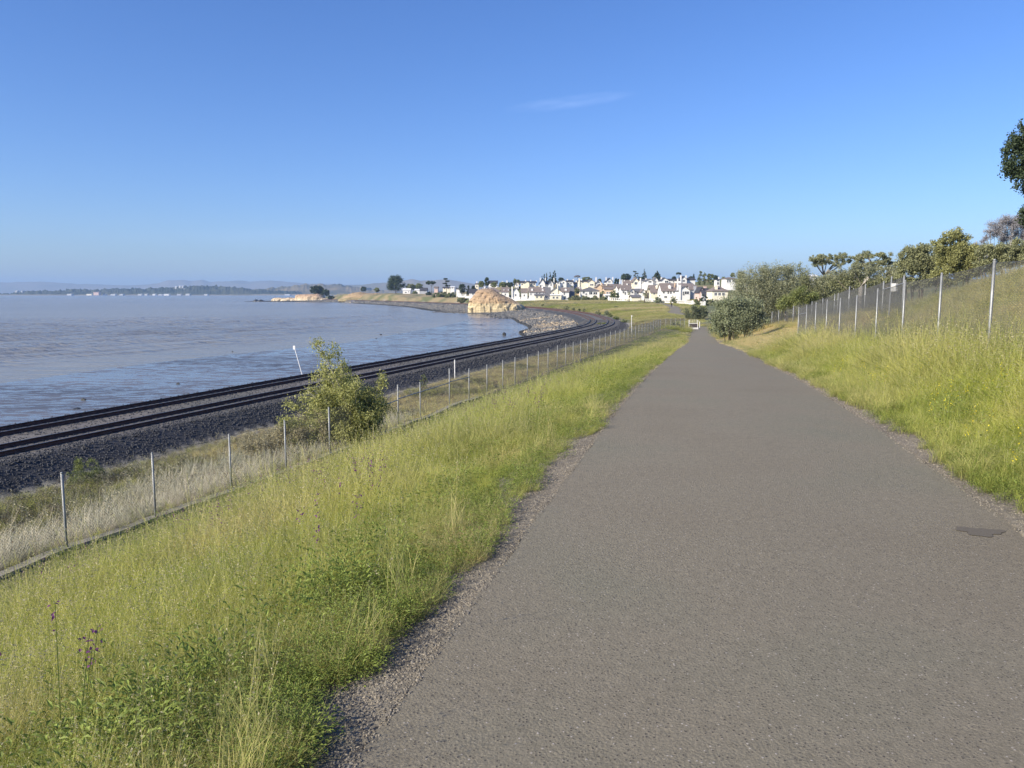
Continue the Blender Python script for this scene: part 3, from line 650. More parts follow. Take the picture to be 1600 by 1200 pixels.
def grass_field():
    X, Y = sample(260000, 1.1, 170, -44, 42, 1.35)
    d = (X-PX0-PS*Y)*PC; df = (X-FX0-FS*Y)*FC; r = np.hypot(X, Y)
    edgeL = 1.90+.12*(fbm(Y*6, X*6+9, 2)-.5)*2+.13*(fbm(Y*1.3, Y*0+7, 3)-.5)*2; edgeR = 1.78+.14*(fbm(Y*5, X*5+9, 2)-.5)*2+.14*(fbm(Y*1.1, Y*0+27, 3)-.5)*2
    edgeL = np.where(Y > 9, edgeL-.15, edgeL)
    left = (d < -edgeL) & (df > .32) & (Y < 128); right = (d > edgeR) & (d < 30)
    farL = (Y >= 128) & (Y < 160) & (d < -edgeL) & (d > -12)
    keep = left | right | farL
    X, Y, d, df, r, left = X[keep], Y[keep], d[keep], df[keep], r[keep], left[keep]; eL = edgeL[keep]; eR = edgeR[keep]
    de = np.where(d < 0, -d-eL, d-eR); n = len(X)
    patch = fbm(X*.45, Y*.45, 3); big = fbm(X*.11+9, Y*.11, 3)
    tall = np.where(d < 0, .27+.57*sstep(.2, 2.0, de)*(.25+.75*sstep(1.0, 7.0, df)), .5+.62*sstep(.3, 1.8, de))
    tall = tall*(.55+.9*patch)*rng.uniform(.8, 1.25, n)
    strawz = ((d > 0) & (Y > 35) & (Y < 100) & (d < 9))
    tall = np.where(strawz, tall*.4, tall); tall = np.where(d > 5.4, tall*.62, tall)
    behind = (d > 5.2)
    tint = np.clip(.21+.7*(big-.45)+.5*(patch-.5), 0, .65)+.12*sstep(20, 80, Y)
    tint = np.where(strawz, .95+.3*(patch-.5), tint); tint = np.where(behind & ~strawz, tint+.28, tint)
    tint = np.where(de < .35, tint+.15, tint); tall = np.where(d < 0, np.minimum(tall, .42+.7*sstep(3.0, 10.0, df))*(.34+.66*sstep(1.0, 8.0, df)), tall)
    dark = sstep(.52, .66, fbm(X*.8+60, Y*.8, 3)); tint = np.clip(tint-.25*dark, 0, 1); tall = tall*(1-.18*dark)
    # wider blades with distance so that they still cover pixels
    wide = 1+np.maximum(r-6, 0)*.035
    sc = np.stack([tall*wide*rng.uniform(.8, 1.3, n), tall*wide*rng.uniform(.8, 1.3, n), tall*rng.uniform(.75, 1.2, n)*1.15], 1)
    u = rng.random(n); idx = np.select([u < .42, u < .62, u < .84], [0, 1, 2], 3)
    wp_ = np.minimum(((X+1.25)/.5)**2+((Y-3.0)/.5)**2, ((X+.75)/.35)**2+((Y-4.2)/.6)**2) < 1; tall = np.where(wp_, tall*.4, tall)
    thatch = sstep(.60, .70, fbm(X*.7+12, Y*.7+50, 3)); tint = np.clip(tint+.35*thatch, 0, .85)
    weedp = (np.where(wp_, .16, 0)+np.where(de < .4, .45, .05)+np.where(patch > .66, .10, 0)*(d < 0))*(1-.8*sstep(18, 45, r))
    uw = rng.random(n); wk = uw < weedp; idx = np.where(wk, np.where(rng.random(n) < .5, 4, 5), idx)
    sc[wk] = (np.where(de < .5, .5, .85)*rng.uniform(.7, 1.3, n)*(1+np.maximum(r-8, 0)*.02))[wk, None]
    st_ = (rng.random(n) < .025) & (de < .35) & (Y < 12); idx[st_] = 3; sc[st_] = np.array([.5, .5, 1.0])
    vt = (rng.random(n) < .0022*(1+5*(patch > .6))) & (d < 0) & (de > .8); idx[vt] = 6; sc[vt] = 1.25
    mu = (rng.random(n) < .008) & (d > 0) & (d < 4) & (Y < 14); idx[mu] = 7; sc[mu] = 1.2
    rot = np.stack([rng.normal(0, .12, n), np.where(d < 0, rng.normal(.22, .12, n), rng.normal(.08, .1, n)), rng.normal(0, .5, n)], 1); flip = rng.random(n) < .65; rot[flip, 2] = rng.uniform(0, 6.283, flip.sum())
    P = np.stack([X, Y, H(X, Y)-.01], 1)
    print('grass', n)
    scatter('grass', 'tall green and straw-coloured grass and weeds on both banks beside the path', 'grass', P, rot, sc, idx, tint, GS)
grass_field()
# weeds and reeds in the ditch behind the lower fence
RS = [src('a_reed', tuft_mesh('ra', 22, 1.15, .22, .006, .55, 21, 0), [M['straw'], M['seed']]),
      src('b_reed', tuft_mesh('rb', 18, .9, .25, .006, 1.1, 22, 2, .05), [M['straw'], M['seed']]),
      src('c_green', tuft_mesh('rc', 30, .8, .25, .006, .7, 23, 1), [M['grass'], M['seed']]),
      src('d_shrub', weed_mesh('rd', 24, 70, .4, .55, .09), [leafmat('ditch_scrub', (.035, .045, .018), (.14, .14, .06), (.25, .2, .12)), M['purple']]),
      src('e_dead', weed_mesh('re', 25, 60, .35, .7, .07), [leafmat('dead_scrub', (.09, .055, .035), (.26, .19, .13), (.36, .3, .24)), M['purple']])]
def ditch():
    n0 = 60000; Y = 8+rng.random(n0)**1.4*190; df = -rng.random(n0)*14; X = FX0+FS*Y+df/FC
    dr = (X-rail_x(Y))*rail_c(Y); keep = (dr > 6.7) & (df < -.15); X, Y, df, dr = X[keep], Y[keep], df[keep], dr[keep]; n = len(X)
    pa = fbm(X*.22, Y*.22, 3); pb = fbm(X*.3+30, Y*.3, 3); u = rng.random(n)
    reed = (df > -6.5-3*(pa-.5)) & (Y < 38)
    dry = (Y > 36) & (pb > .45)
    idx = np.where(reed, np.where(u < .62, 0, np.where(u < .80, 1, np.where(u < .88, 2, np.where(u < .95, 3, 4)))),
                   np.where(u < .30, 3, np.where(u < .45, 4, np.where(u < .85, 2, 1))))
    idx = np.where(dry & (u < .6), np.where(u < .4, 2, 4), idx)
    s = np.where(reed, 1.25, .65)*rng.uniform(.6, 1.2, n)*(1-.35*sstep(9, 6.8, dr)); s = np.where(Y > 40, s*.7, s)*(.35+.65*sstep(.3, 2.2, -df))
    tint = np.where(reed, rng.uniform(0, .45, n), .15+.3*rng.random(n)); tint = np.where(dry, .6+.3*rng.random(n), tint)
    rot = np.stack([rng.normal(0, .14, n), rng.normal(.3, .2, n)*np.where(reed, 1, .4), rng.uniform(0, .6, n)], 1); rot[:, 2] = np.where(idx > 1, rng.uniform(0, 6.28, n), rot[:, 2])
    wd = 1+np.maximum(Y-30, 0)*.02
    P = np.stack([X, Y, H(X, Y)-.02], 1)
    scatter('ditch_scrub', 'dry pale reeds and low scrub in the ditch between the fence and the railway', 'scrub', P, rot, np.stack([s*wd, s*wd, s], 1), idx, tint, RS)
ditch()
# far field tussocks
def far_field():
    n0 = 60000; X, Y = sample(n0, 130, 460, -8, 14, 1.0); dr = (X-rail_x(Y))*rail_c(Y); d = (X-PX0-PS*Y)*PC
    pathd = np.abs(X-hx(Y)); keep = (dr > 9) & ~((Y < 166) & (np.abs(d) < 2.2)) & ~((Y > 210) & (pathd < 2.6)); X, Y = X[keep], Y[keep]; n = len(X)
    pa = fbm(X*.05, Y*.05, 4)
    s = rng.uniform(.6, 1.2, n); tint = np.clip(.4+1.8*(pa-.45), .1, 1)
    sc = np.stack([s*4.5, s*4.5, s*.75], 1)
    scatter('meadow_grass', 'short green and straw meadow grass on the slope below the houses', 'grass', np.stack([X, Y, H(X, Y)-.02], 1), np.stack([rng.normal(0, .1, n), rng.normal(0, .1, n), rng.uniform(0, 6.28, n)], 1), sc, rng.integers(0, 3, n), tint, GS[:4])
far_field()
# stones: ballast shoulder, shoulder gravel
SS = [src('s%d_stone' % i, rock_mesh('s%d' % i, i, 1, .4), M['stone']) for i in range(4)]
def ballast():
    n0 = 110000; Y = 14+rng.random(n0)**1.7*190; dr = rng.uniform(-5.6, 6.4, n0); side = np.abs(dr)
    keep = (rng.random(n0) < np.where(dr > 3.4, 1.0, .22)) & (dr > -5.6); Y, dr = Y[keep], dr[keep]
    X = rail_x(Y)+dr/rail_c(Y); n = len(X)
    P = np.stack([X, Y, H(X, Y)+.01], 1); s = rng.uniform(.028, .06, n)*(1+np.maximum(Y-40, 0)*.012)
    scatter('ballast', 'dark crushed stone ballast under and beside the railway tracks', 'ballast', P, rng.uniform(0, 6.28, (n, 3)), s, rng.integers(0, 4, n), np.zeros(n), SS)
ballast()
GR = [src('g%d_pebble' % i, rock_mesh('g%d' % i, 40+i, 1, .35), simple('pebble_%d' % i, c, c2, 60, .9)) for i, (c, c2) in enumerate([((.07, .064, .056), (.13, .12, .105)), ((.13, .118, .098), (.24, .22, .185)), ((.19, .165, .125), (.34, .30, .235)), ((.09, .08, .064), (.18, .155, .12))])]
def shoulder():
    n0 = 75000; Y = 1.6+rng.random(n0)**1.9*24; left = rng.random(n0) < .62
    wL = .28+.3*fbm(Y*1.1, Y*0+3, 3)
    off = rng.random(n0)**.9*wL
    d = np.where(left, -(1.61+off), 1.60+off*.75)
    dens = np.where(left, 1.0, .55); keep = rng.random(n0) < dens*(.35+.9*sstep(.35, .6, fbm(Y*1.7+left*50, off*2, 3)))
    Y, d = Y[keep], d[keep]; X = PX0+PS*Y+d/PC*1.0; Yr = Y
    n = len(X); s = rng.uniform(.0025, .008, n)*(1+.5*(rng.random(n) < .08)); s = s*(1+np.maximum(Yr-6, 0)*.05)
    zz = np.maximum(H(X, Yr), np.where(np.abs(d) < 1.64, pz(X, Yr), -99))
    scatter('gravel', 'loose grey gravel along both edges of the asphalt path', 'gravel', np.stack([X, Yr, zz-s*.15], 1), rng.uniform(0, 6.28, (n, 3)), s, rng.integers(0, 4, n), np.zeros(n), GR)
shoulder()

# ------------------------------------------------------------------ fences
def chain_mesh(name, A, B, h0, h1, parent, pitch=.055, r=.0016, gap=.04):
    """diamond wire mesh between two base points (real wires, both diagonals)"""
    A = Vector(A); B = Vector(B); L = (Vector((B.x-A.x, B.y-A.y, 0))).length; d = (B-A)/L
    V = []; Fc = []
    def wire(s0, z0, s1, z1):
        p = A+d*s0+Vector((0, 0, z0)); q = A+d*s1+Vector((0, 0, z1)); nrm = Vector((-d.y, d.x, 0)).normalized()*r; up = Vector((0, 0, r))
        b = len(V)
        for c in (p, q): V.extend([tuple(c+nrm), tuple(c-nrm*.5+up), tuple(c-nrm*.5-up)])
        Fc.extend([(b, b+1, b+4, b+3), (b+1, b+2, b+5, b+4), (b+2, b, b+3, b+5)])
    hh = h1-h0; k = -hh
    while k < L:
        s0, z0, s1, z1 = k, 0, k+hh, hh
        if s0 < 0: z0 = -s0; s0 = 0
        if s1 > L: z1 = hh-(s1-L); s1 = L
        if s1 > s0+.01: wire(s0, h0+z0, s1, h0+z1); wire(L-s0, h0+z0, L-s1, h0+z1)
        k += pitch
    return V, Fc
def fence(name, label, bases, heights, parent_loc, post_r, mat, mesh=True, wire_top=True, pitch=.055, wr=.0016, rails=(), lean=None, cap=True, group=None, wmat=None, h0=.05):
    t = empty(name, parent_loc, label, 'fence', group); off = -Vector(parent_loc)
    def par(o): o.parent = t; o.matrix_parent_inverse = Matrix.Translation(off); return o
    for i, (b, h) in enumerate(zip(bases, heights)):
        mb = MB(); ln = Vector((0, 0, 0)) if not lean else Vector(lean[i])
        mb.tube([Vector(b)-Vector((0, 0, .3)), Vector(b)+Vector((0, 0, h))+ln], post_r, 8)
        if cap: mb.tube([Vector(b)+Vector((0, 0, h))+ln, Vector(b)+Vector((0, 0, h+.03))+ln], [post_r*1.25, post_r*.6], 8)
        par(mb.build('post', mat, smooth=True))
    if wire_top:
        mb = MB()
        for i in range(len(bases)-1):
            p = Vector(bases[i])+Vector((0, 0, heights[i]-.04)); q = Vector(bases[i+1])+Vector((0, 0, heights[i+1]-.04))
            mb.tube([p, (p+q)/2-Vector((0, 0, .02)), q], .004 if wire_top is True else wire_top, 4)
        par(mb.build('top_wire' if wire_top is True else 'top_rail', M['wire'] if wire_top is True else mat))
    for (i, j, z) in rails:
        mb = MB(); mb.tube([Vector(bases[i])+Vector((0, 0, z)), Vector(bases[j])+Vector((0, 0, z))], post_r*.75, 6); par(mb.build('brace_rail', mat))
    if mesh:
        V = []; Fc = []
        for i in range(len(bases)-1):
            v, f = chain_mesh('m', bases[i], bases[i+1], h0, min(heights[i], heights[i+1])-.05, None, pitch, wr)
            b = len(V); V += v; Fc += [tuple(b+k for k in q) for q in f]
        o = link('chain_link_mesh', npmesh('chain_link_mesh', V, Fc), wmat or M['wire']); tag(o, kind='stuff'); par(o)
    return t
# lower fence along the railway
xs_left = [96, 239, 355, 443, 513, 570, 621.6, 656.5, 702.4, 733, 761, 785.7, 804.7, 824, 841, 856, 870.5, 883.5, 895]
Yl = [-FX0/(FS-(x-800)/1176) if x < 300 else -FX0/(FS-(x-800)/1190) for x in xs_left]
Yl = [Yl[0]-8.6, Yl[0]-5.8, Yl[0]-2.9]+Yl; 
while Yl[-1] < 122: Yl.append(Yl[-1]+2.75)
bases = [(FX0+FS*y, y, float(H(FX0+FS*y, y))) for y in Yl]
for k in range(1, 6):
    y = Yl[-1]+k*2.72; x = bases[len(Yl)-1][0]+k*2.72*.51; bases.append((x, y, float(H(x, y))))
hts = [1.8+(.0 if i % 9 else .06) for i in range(len(bases))]
i0 = xs_left.index(702.4)+3
hts[i0] += .22; hts[i0-2] += .05
fence('chain_link_fence', 'long galvanised chain-link fence down the slope between grass bank and railway', bases, hts, bases[0], .03, M['oldsteel'], pitch=.075, wr=.0022,
      rails=((i0-3, i0-2, 1.25), (i0-2, i0, 1.3), (i0, i0+1, 1.35)), wmat=M['wire'])
# concrete mow strip at its foot
ym = np.arange(Yl[0]-3, 44, .5)
ribbon('concrete_edging', M['concrete'], FX0+FS*ym+.02, ym, .11, .11, .09, 2, .4)
# right fence
RFY = [11.1+3.02*k for k in range(0, 11)]
Rb = []
for y in RFY:
    x = PX0+PS*y+4.66/PC; Rb.append((x, y, float(H(x, y))))
fence('chain_link_fence', 'tall pale-posted chain-link fence on the right bank in the tall grass', Rb, [1.93]*len(Rb), Rb[0], .027, M['steel'], pitch=.06, wr=.0026,
      rails=((len(Rb)-1, len(Rb)-2, 1.55),))
# fence further up the bank, running back to the bushes
back = [(1413,431,36),(1381,440,43),(1352.7,444,52),(1327.7,448,61),(1310,458,70),(1304.6,459.6,72),(1286,466,79),(1269,471,85),(1240,478,92),(1227.6,483,96),(1217,485,99),(1206.6,487,102),(1199,489,105),(1190,491,108),(1183,492,111)]
Bb, Bh = [], []
for (px, py, Y) in back:
    tp = at(px, py, Y); g = float(H(tp.x, tp.y)); Bb.append((tp.x, tp.y, g)); Bh.append(max(1.2, min(tp.z-g, 2.6)))
fence('chain_link_fence', 'second chain-link fence higher up the bank, running back into the bushes', Bb, Bh, Bb[0], .045, M['steel'], pitch=.10, wr=.0034, rails=((4, 5, 1.2), (0, 1, 1.5)))
o = MB(); q = at(1397, 449, 38.5); o.box(-.16, .16, -.01, .01, -.2, .2)
s_ = o.build('sign', M['sign']); s_.location = (q.x, q.y-.06, q.z); tag(s_, 'small white sign hanging on the upper fence', 'sign')
q2 = at(1392, 432, 38.5); 
mb = MB(); gz = float(H(q2.x, q2.y)); mb.tube([(0, 0, -.3), (.05, 0, q2.z-gz)], .04, 8); mb.tube([(.9, .2, -.3), (.35, .1, (q2.z-gz)*.8)], .035, 8); mb.tube([(.05, 0, (q2.z-gz)*.6), (.55, .1, (q2.z-gz)*.6)], .03, 6)
gp = mb.build('fence_brace', M['steel']); gp.location = (q2.x, q2.y, gz); tag(gp, 'braced gate posts with leaning pipe at the top of the upper fence', 'gate post')

# pipe gate and board at the end of the path
def gate():
    a = at(1076.5, 509, 149); b = at(1092, 509.5, 148); g = float(min(H(a.x, a.y), H(b.x, b.y))); L = b.x-a.x
    t = empty('barrier', (a.x, a.y, g), 'white-framed barrier with dark panel on the left of the path end', 'barrier')
    mb = MB(); mb.box(-.05, L+.05, -.25, .25, -.1, .28); mb.build('base', M['white'], t)
    for x in (0, L): 
        mb = MB(); mb.box(x-.05, x+.05, -.05, .05, .28, 1.75); mb.build('post', M['white'], t)
    mb = MB(); mb.box(.05, L-.05, -.02, .02, .32, 1.0); mb.build('panel', M['darkpanel'], t)
    mb = MB(); mb.box(.05, L-.05, -.03, .03, 1.02, 1.1); mb.build('rail', M['white'], t)
    for k in range(4):
        mb = MB(); mb.box(.25+k*(L-.5)/3-.02, .25+k*(L-.5)/3+.02, .25, .29, .2, 1.85); mb.build('picket', M['trim'], t)
    c = at(1092.5, 507, 150); e = at(1107, 507, 150); g2 = float(H(c.x, c.y))
    t2 = empty('pipe_gate', (c.x+.1, c.y, g2), 'pale horizontal pipe gate across the grass beyond the path end', 'gate')
    mb = MB(); mb.tube([(0, 0, -.3), (0, 0, 1.45)], .07, 8); mb.build('post', M['white'], t2)
    mb = MB(); mb.tube([(0, 0, 1.1), (e.x-c.x+1.0, .2, 1.22)], .055, 8); mb.build('bar', M['steel'], t2)
gate()
# markers along the railway
def marker(px, ytop, Y, h, lean, r, label, name='marker_post', cap=True):
    tp = at(px, ytop, Y); g = float(H(tp.x, tp.y)); mb = MB()
    hh = tp.z-g if h is None else h
    t = empty(name, (tp.x-lean*hh, tp.y, g), label, 'marker post')
    mb.tube([(0, 0, -.3), (lean*hh, 0, hh)], r, 8); mb.build('post', M['trim'], t)
    if cap: mb = MB(); mb.box(lean*hh-.09, lean*hh+.09, -.03, .03, hh-.28, hh+.05); mb.build('plate', M['sign'], t)
    return t
marker(459.5, 541, 66, None, -.28, .035, 'leaning white marker pole beside the railway behind the feathery tree')
marker(710.5, 562, 69.5, None, 0, .045, 'short pale wooden marker post behind the long fence', cap=False)
marker(987, 493, 150, None, 0, .045, 'lone pale post with small crosspiece on the meadow beyond the long fence')

# ------------------------------------------------------------------ trees and shrubs
def leafcloud(name, centers, radii, n, size, aspect, seed, droop=0.0, flat=1.0):
    rg = np.random.default_rng(seed); centers = np.asarray(centers, float); radii = np.asarray(radii, float)
    wt = radii**2; k = rg.choice(len(centers), n, p=wt/wt.sum())
    dv = rg.normal(0, 1, (n, 3)); dv /= np.maximum(np.linalg.norm(dv, axis=1)[:, None], .6); rr = radii[k]*np.clip(np.abs(rg.normal(.55, .34, n)), 0, 1.0)
    P = centers[k]+dv*rr[:, None]*np.array([1, 1, flat])
    a = rg.normal(0, 1, (n, 3)); a[:, 2] -= droop; a /= np.linalg.norm(a, axis=1)[:, None]
    b = np.cross(a, rg.normal(0, 1, (n, 3))); b /= np.linalg.norm(b, axis=1)[:, None]
    L = (size*rg.uniform(.6, 1.4, n))[:, None]; a = a*L; b = b*L*aspect
    V = np.stack([P-a*.5, P+b*.5, P+a*.5, P-b*.5], 1).reshape(-1, 3); Fq = np.arange(n*4).reshape(-1, 4)
    return npmesh(name, V, Fq)
def crown_centers(kind, w, h0, h1, seed, nc):
    """clump centres of a crown of width w between heights h0 and h1"""
    rg = np.random.default_rng(seed); H_ = h1-h0; C = []; Rr = []
    for i in range(nc):
        a = rg.uniform(0, 2*math.pi)
        if kind == 'round':
            t = rg.random(); el = math.sin(math.pi*(.12+.8*t))**.6; r = w*.5*el*math.sqrt(rg.uniform(.25, 1))*rg.uniform(.72, 1.0)
            C.append((r*math.cos(a), r*math.sin(a), h0+H_*(.08+.84*t))); Rr.append(min(w, H_)*rg.uniform(.14, .26))
        elif kind == 'conifer':
            t = rg.random()**1.3; r = w*.5*(1-t)*rg.uniform(.5, 1.0); C.append((r*math.cos(a), r*math.sin(a), h0+H_*t*.95)); Rr.append(w*(.05+.13*(1-t)))
        elif kind == 'cypress':
            t = rg.random(); r = w*.5*math.sin(math.pi*(.1+.82*t))**.7*rg.uniform(.2, .8); C.append((r*math.cos(a)+w*.25*t, r*math.sin(a), h0+H_*(.03+.92*t))); Rr.append(w*rg.uniform(.13, .24))
        elif kind == 'umbrella':
            r = w*.5*math.sqrt(rg.random())*.9; q = r/(w*.5); C.append((r*math.cos(a), r*math.sin(a), h0+H_*(.45+.5*(1-q*q)*rg.uniform(.4, 1)-.25*q*rg.random()))); Rr.append(H_*rg.uniform(.14, .26))
        elif kind == 'layered':
            lv = rg.integers(0, 4); t = (lv+.5)/4; r = w*.5*(1-.6*t)*rg.random(); C.append((r*math.cos(a)+w*.12*(-1)**lv, r*math.sin(a), h0+H_*t)); Rr.append(H_*.085)
        elif kind == 'shrub':
            r = w*.5*math.sqrt(rg.random())*.88; q = r/(w*.5); C.append((r*math.cos(a), r*math.sin(a), h0+H_*rg.uniform(.05, .85)*math.sqrt(max(1-q*q, .02)))); Rr.append(min(w*.5, H_)*rg.uniform(.14, .26))
    return C, Rr
def make_tree(label, cat, px, ytop, ybase, wpx, Y, kind, mat, n=700, leaf=.5, asp=.6, seed=0, crown0=.25, nc=None, bark='bark', group=None, name=None, flat=.8, limbs=5, sink=None, base_z=None, tw=None, lean=0.0, droop=0.0):
    tp = at(px, ytop, Y); bp = at(px, ybase, Y); g = float(H(tp.x, tp.y)); bz = bp.z if base_z is None else base_z
    if kind == 'shrub' and base_z is None: bz = g
    if bz > g+.02: bz_tr = g
    else: bz_tr = bz
    h = tp.z-bz; wdt = wpx*Y/1200.0
    nm = name or {'shrub': 'shrub', 'conifer': 'conifer_tree', 'cypress': 'cypress_tree', 'umbrella': 'pine_tree', 'layered': 'pine_tree'}.get(kind, 'tree')
    t = empty(nm, (tp.x, tp.y, bz), label, cat, group)
    c0 = h*crown0; nc = nc or max(14, int(n/28)); C, Rr = crown_centers(kind, wdt, c0, h, seed, nc)
    C = [(c[0]+lean*h*(c[2]/h)**1.5, c[1], c[2]) for c in C]
    link('crown', leafcloud('crown', C, Rr, n, leaf, asp, seed+1, droop, flat), mat, t)
    rg = random.Random(seed); mb = MB(); tr = tw or max(.05, h*.022)
    top = c0+(h-c0)*(.8 if kind in ('conifer', 'cypress', 'layered') else .45)
    P0 = Vector((0, 0, bz_tr-bz-.5))
    def axis(z): return Vector((lean*h*max(z/h, 0)**1.5, 0, z))
    mb.tube([P0, axis(c0*.5), axis(c0), axis(top)], [tr*1.3, tr, tr*.8, tr*.2], 7)
    idx = sorted(range(len(C)), key=lambda i: -Vector(C[i]).length)[:limbs*3]
    for i in rg.sample(idx, min(limbs, len(idx))):
        s = axis(c0*rg.uniform(.55, 1.0)+(top-c0)*rg.uniform(0, .5)); e = Vector(C[i]); md = s.lerp(e, .5)+Vector((0, 0, -.04*h if kind == 'umbrella' else .03*h))
        mb.tube([s, md, e], [tr*.55, tr*.35, tr*.1], 5)
    mb.build('trunk', M[bark], t, True)
    return t
T = make_tree
TD, TM, TO, TW, TS, TF, TP = (M[k] for k in ('tree_dark', 'tree_mid', 'tree_olive', 'tree_willow', 'tree_silver', 'tree_feather', 'tree_pale'))
# the feathery tree by the fence: several stems, airy crown, low skirts
def feathery():
    Y = 30.5; b = at(568, 700, Y); g = float(H(b.x, Y)); top = at(540, 527, Y).z-g; pxm = Y/1200
    t = empty('feathery_tree', (b.x, Y, g), 'feathery yellow-green tree behind the long fence, taller than the tracks', 'tree')
    rg = random.Random(3); mb = MB(); C = []; Rr = []
    def lp(px, py, dy=0): q = at(px, py, Y+dy); return Vector((q.x-b.x, dy, q.z-g))
    tips = [(497,535),(505,560),(520,545),(535,570),(490,590),(480,610),(540,600),(505,605),(555,595),(570,610),(520,630),(500,650),(470,640),(540,640),(575,640),(590,650),(560,660),(585,675),(530,670),(490,680),(585,620),(600,590),(455,660),(440,655),(600,625),(515,590),(530,610)]
    base = [Vector((0, 0, -.2)), Vector((-.5, .2, -.2)), Vector((.35, -.2, -.2)), lp(520, 720, .3)]
    for k, (x, y) in enumerate(tips):
        dy = rg.uniform(-1.0, 1.0); e = lp(x, y, dy); s = base[k % 4]; md = s.lerp(e, .55)+Vector((rg.uniform(-.15, .15), 0, .25))
        mb.tube([s, md, e], [.045, .028, .006], 5)
        m_ = 9
        for j in range(m_+1):
            f = .35+.65*j/m_; p = s.lerp(md, f*2) if f < .5 else md.lerp(e, f*2-1)
            C.append(tuple(p+Vector((rg.gauss(0, .13), rg.gauss(0, .2), rg.gauss(0, .1))))); Rr.append(.5*(1.25-f*.65))
            tw = p+Vector((rg.gauss(0, .25), rg.gauss(0, .25), rg.uniform(.05, .4))); mb.tube([p, tw], [.008, .003], 3)
    for k in range(60):                                   # dense lower part
        x = rg.uniform(450, 592); y = rg.uniform(612, 705); q = lp(x, y, rg.uniform(-.9, 1.0)); C.append(tuple(q)); Rr.append(rg.uniform(.25, .42))
    mb.build('trunk', M['paletrunk'], t, True)
    link('crown', leafcloud('crown', C, Rr, 52000, .095, .42, 11, .2), TF, t)
    C = []; Rr = []
    for k in range(30):
        x = rg.uniform(548, 592); y = rg.uniform(615, 690); q = lp(x, y, rg.uniform(0, 1.2)); C.append(tuple(q)); Rr.append(rg.uniform(.2, .38))
    link('crown', leafcloud('crown', C, Rr, 4200, .08, .45, 12), TM, t)
    # dry silvery scrub spreading left of the tree
    t2 = empty('scrub', (at(430, 700, Y).x, Y, float(H(at(430, 700, Y).x, Y))), 'pale dry scrub spreading left from the foot of the feathery tree', 'shrub')
    C = []; Rr = []; o2 = Vector(t2.location); mb = MB()
    for k in range(70):
        x = rg.uniform(372, 520); lo = 705-.1*(x-372); hi = 690-(x-372)*.42+10*rg.random(); y = rg.uniform(min(hi, lo-5), lo); q = at(x, y, Y+rg.uniform(-1.2, 1.4))-o2; C.append(tuple(q)); Rr.append(rg.uniform(.2, .38))
        if k % 3 == 0: mb.tube([Vector((q.x*.8, q.y, -.2)), q], [.02, .006], 4)
    link('crown', leafcloud('crown', C, Rr, 20000, .09, .35, 13), TP, t2); mb.build('trunk', M['bark'], t2)
feathery()
def small_bush():
    Y = 31.5; q = at(135, 737, Y); g = float(H(q.x, Y)); t = empty('round_bush', (q.x, Y, g), 'small round bright green bush at the foot of the ballast', 'bush')
    C, Rr = crown_centers('shrub', 1.5, 0, q.z-g+.92, 5, 70)
    link('crown', leafcloud('crown', C, Rr, 6500, .05, .5, 5), M['bush_green'], t); mb = MB(); mb.tube([(0, 0, -.2), (0, 0, .4)], [.05, .02], 6); mb.build('trunk', M['bark'], t)
small_bush()
# right-hand bushes and trees
def mass(label, cat, Y, blobs, mat, n, leaf, asp, seed, nm='shrub', stems=8, base_y=None, bark='bark', ddy=1.0, tw_=.07):
    """big irregular bush given as a list of (px, py, radius px) lumps at distance Y"""
    bx = sum(b[0] for b in blobs)/len(blobs); q = at(bx, 480, Y); g = float(H(q.x, Y)); t = empty(nm, (q.x, Y, g), label, cat)
    rg = random.Random(seed); C = []; Rr = []; k = Y/1200.0
    for (x, y, r) in blobs:
        for j in range(max(6, int(r*.8))):
            a = rg.uniform(0, 6.283); rr = r*math.sqrt(rg.random())*.9; c = at(x+rr*math.cos(a), y+rr*math.sin(a)*.85, Y); dep = r*k*ddy*rg.uniform(-.8, .8)
            C.append((c.x-q.x, dep, c.z-g)); Rr.append(r*k*rg.uniform(.4, .8))
    link('crown', leafcloud('crown', C, Rr, n, leaf, asp, seed), mat, t)
    mb = MB()
    for j in range(stems):
        e = Vector(C[rg.randrange(len(C))]); s = Vector((e.x*.55, e.y*.4, float(H(q.x+e.x*.55, Y+e.y*.4))-g-.3)); mb.tube([s, s.lerp(e, .5)+Vector((rg.uniform(-.3, .3), 0, .3)), e+Vector((0, 0, .3))], [tw_, tw_*.6, .012], 5)
    mb.build('trunk', M[bark], t, True); return t
mass('silvery green bush spilling down to the right edge of the path', 'bush', 86, [(1118,495,10),(1128,508,14),(1140,497,22),(1132,482,16),(1152,482,20),(1165,496,18),(1150,512,14),(1175,480,16),(1185,492,12),(1138,520,8),(1120,512,10),(1150,524,8),(1165,514,11),(1180,506,10),(1128,521,7),(1192,502,9),(1112,504,8)], TS, 42000, .18, .45, 31)
mass('broad brownish willow scrub behind the silvery bush', 'shrub', 104, [(1155,460,16),(1175,440,22),(1195,455,26),(1205,430,20),(1225,425,14),(1215,450,26),(1180,475,20),(1232,445,18),(1160,478,14),(1205,480,18)], TW, 62000, .19, .35, 32, stems=22, bark='paletrunk')
mass('grey-green scrub thicket between willow scrub and open-crowned tree', 'shrub', 112, [(1245,432,18),(1262,445,20),(1250,465,18),(1280,450,20),(1275,470,16),(1300,440,16),(1310,460,18),(1250,418,8),(1228,490,16),(1200,492,14)], TO, 46000, .19, .4, 33, stems=16)
mass('light green low bush behind the near fence corner', 'bush', 96, [(1240,470,13),(1255,460,12),(1225,475,10),(1266,468,11)], M['bush_green'], 9000, .18, .5, 34)
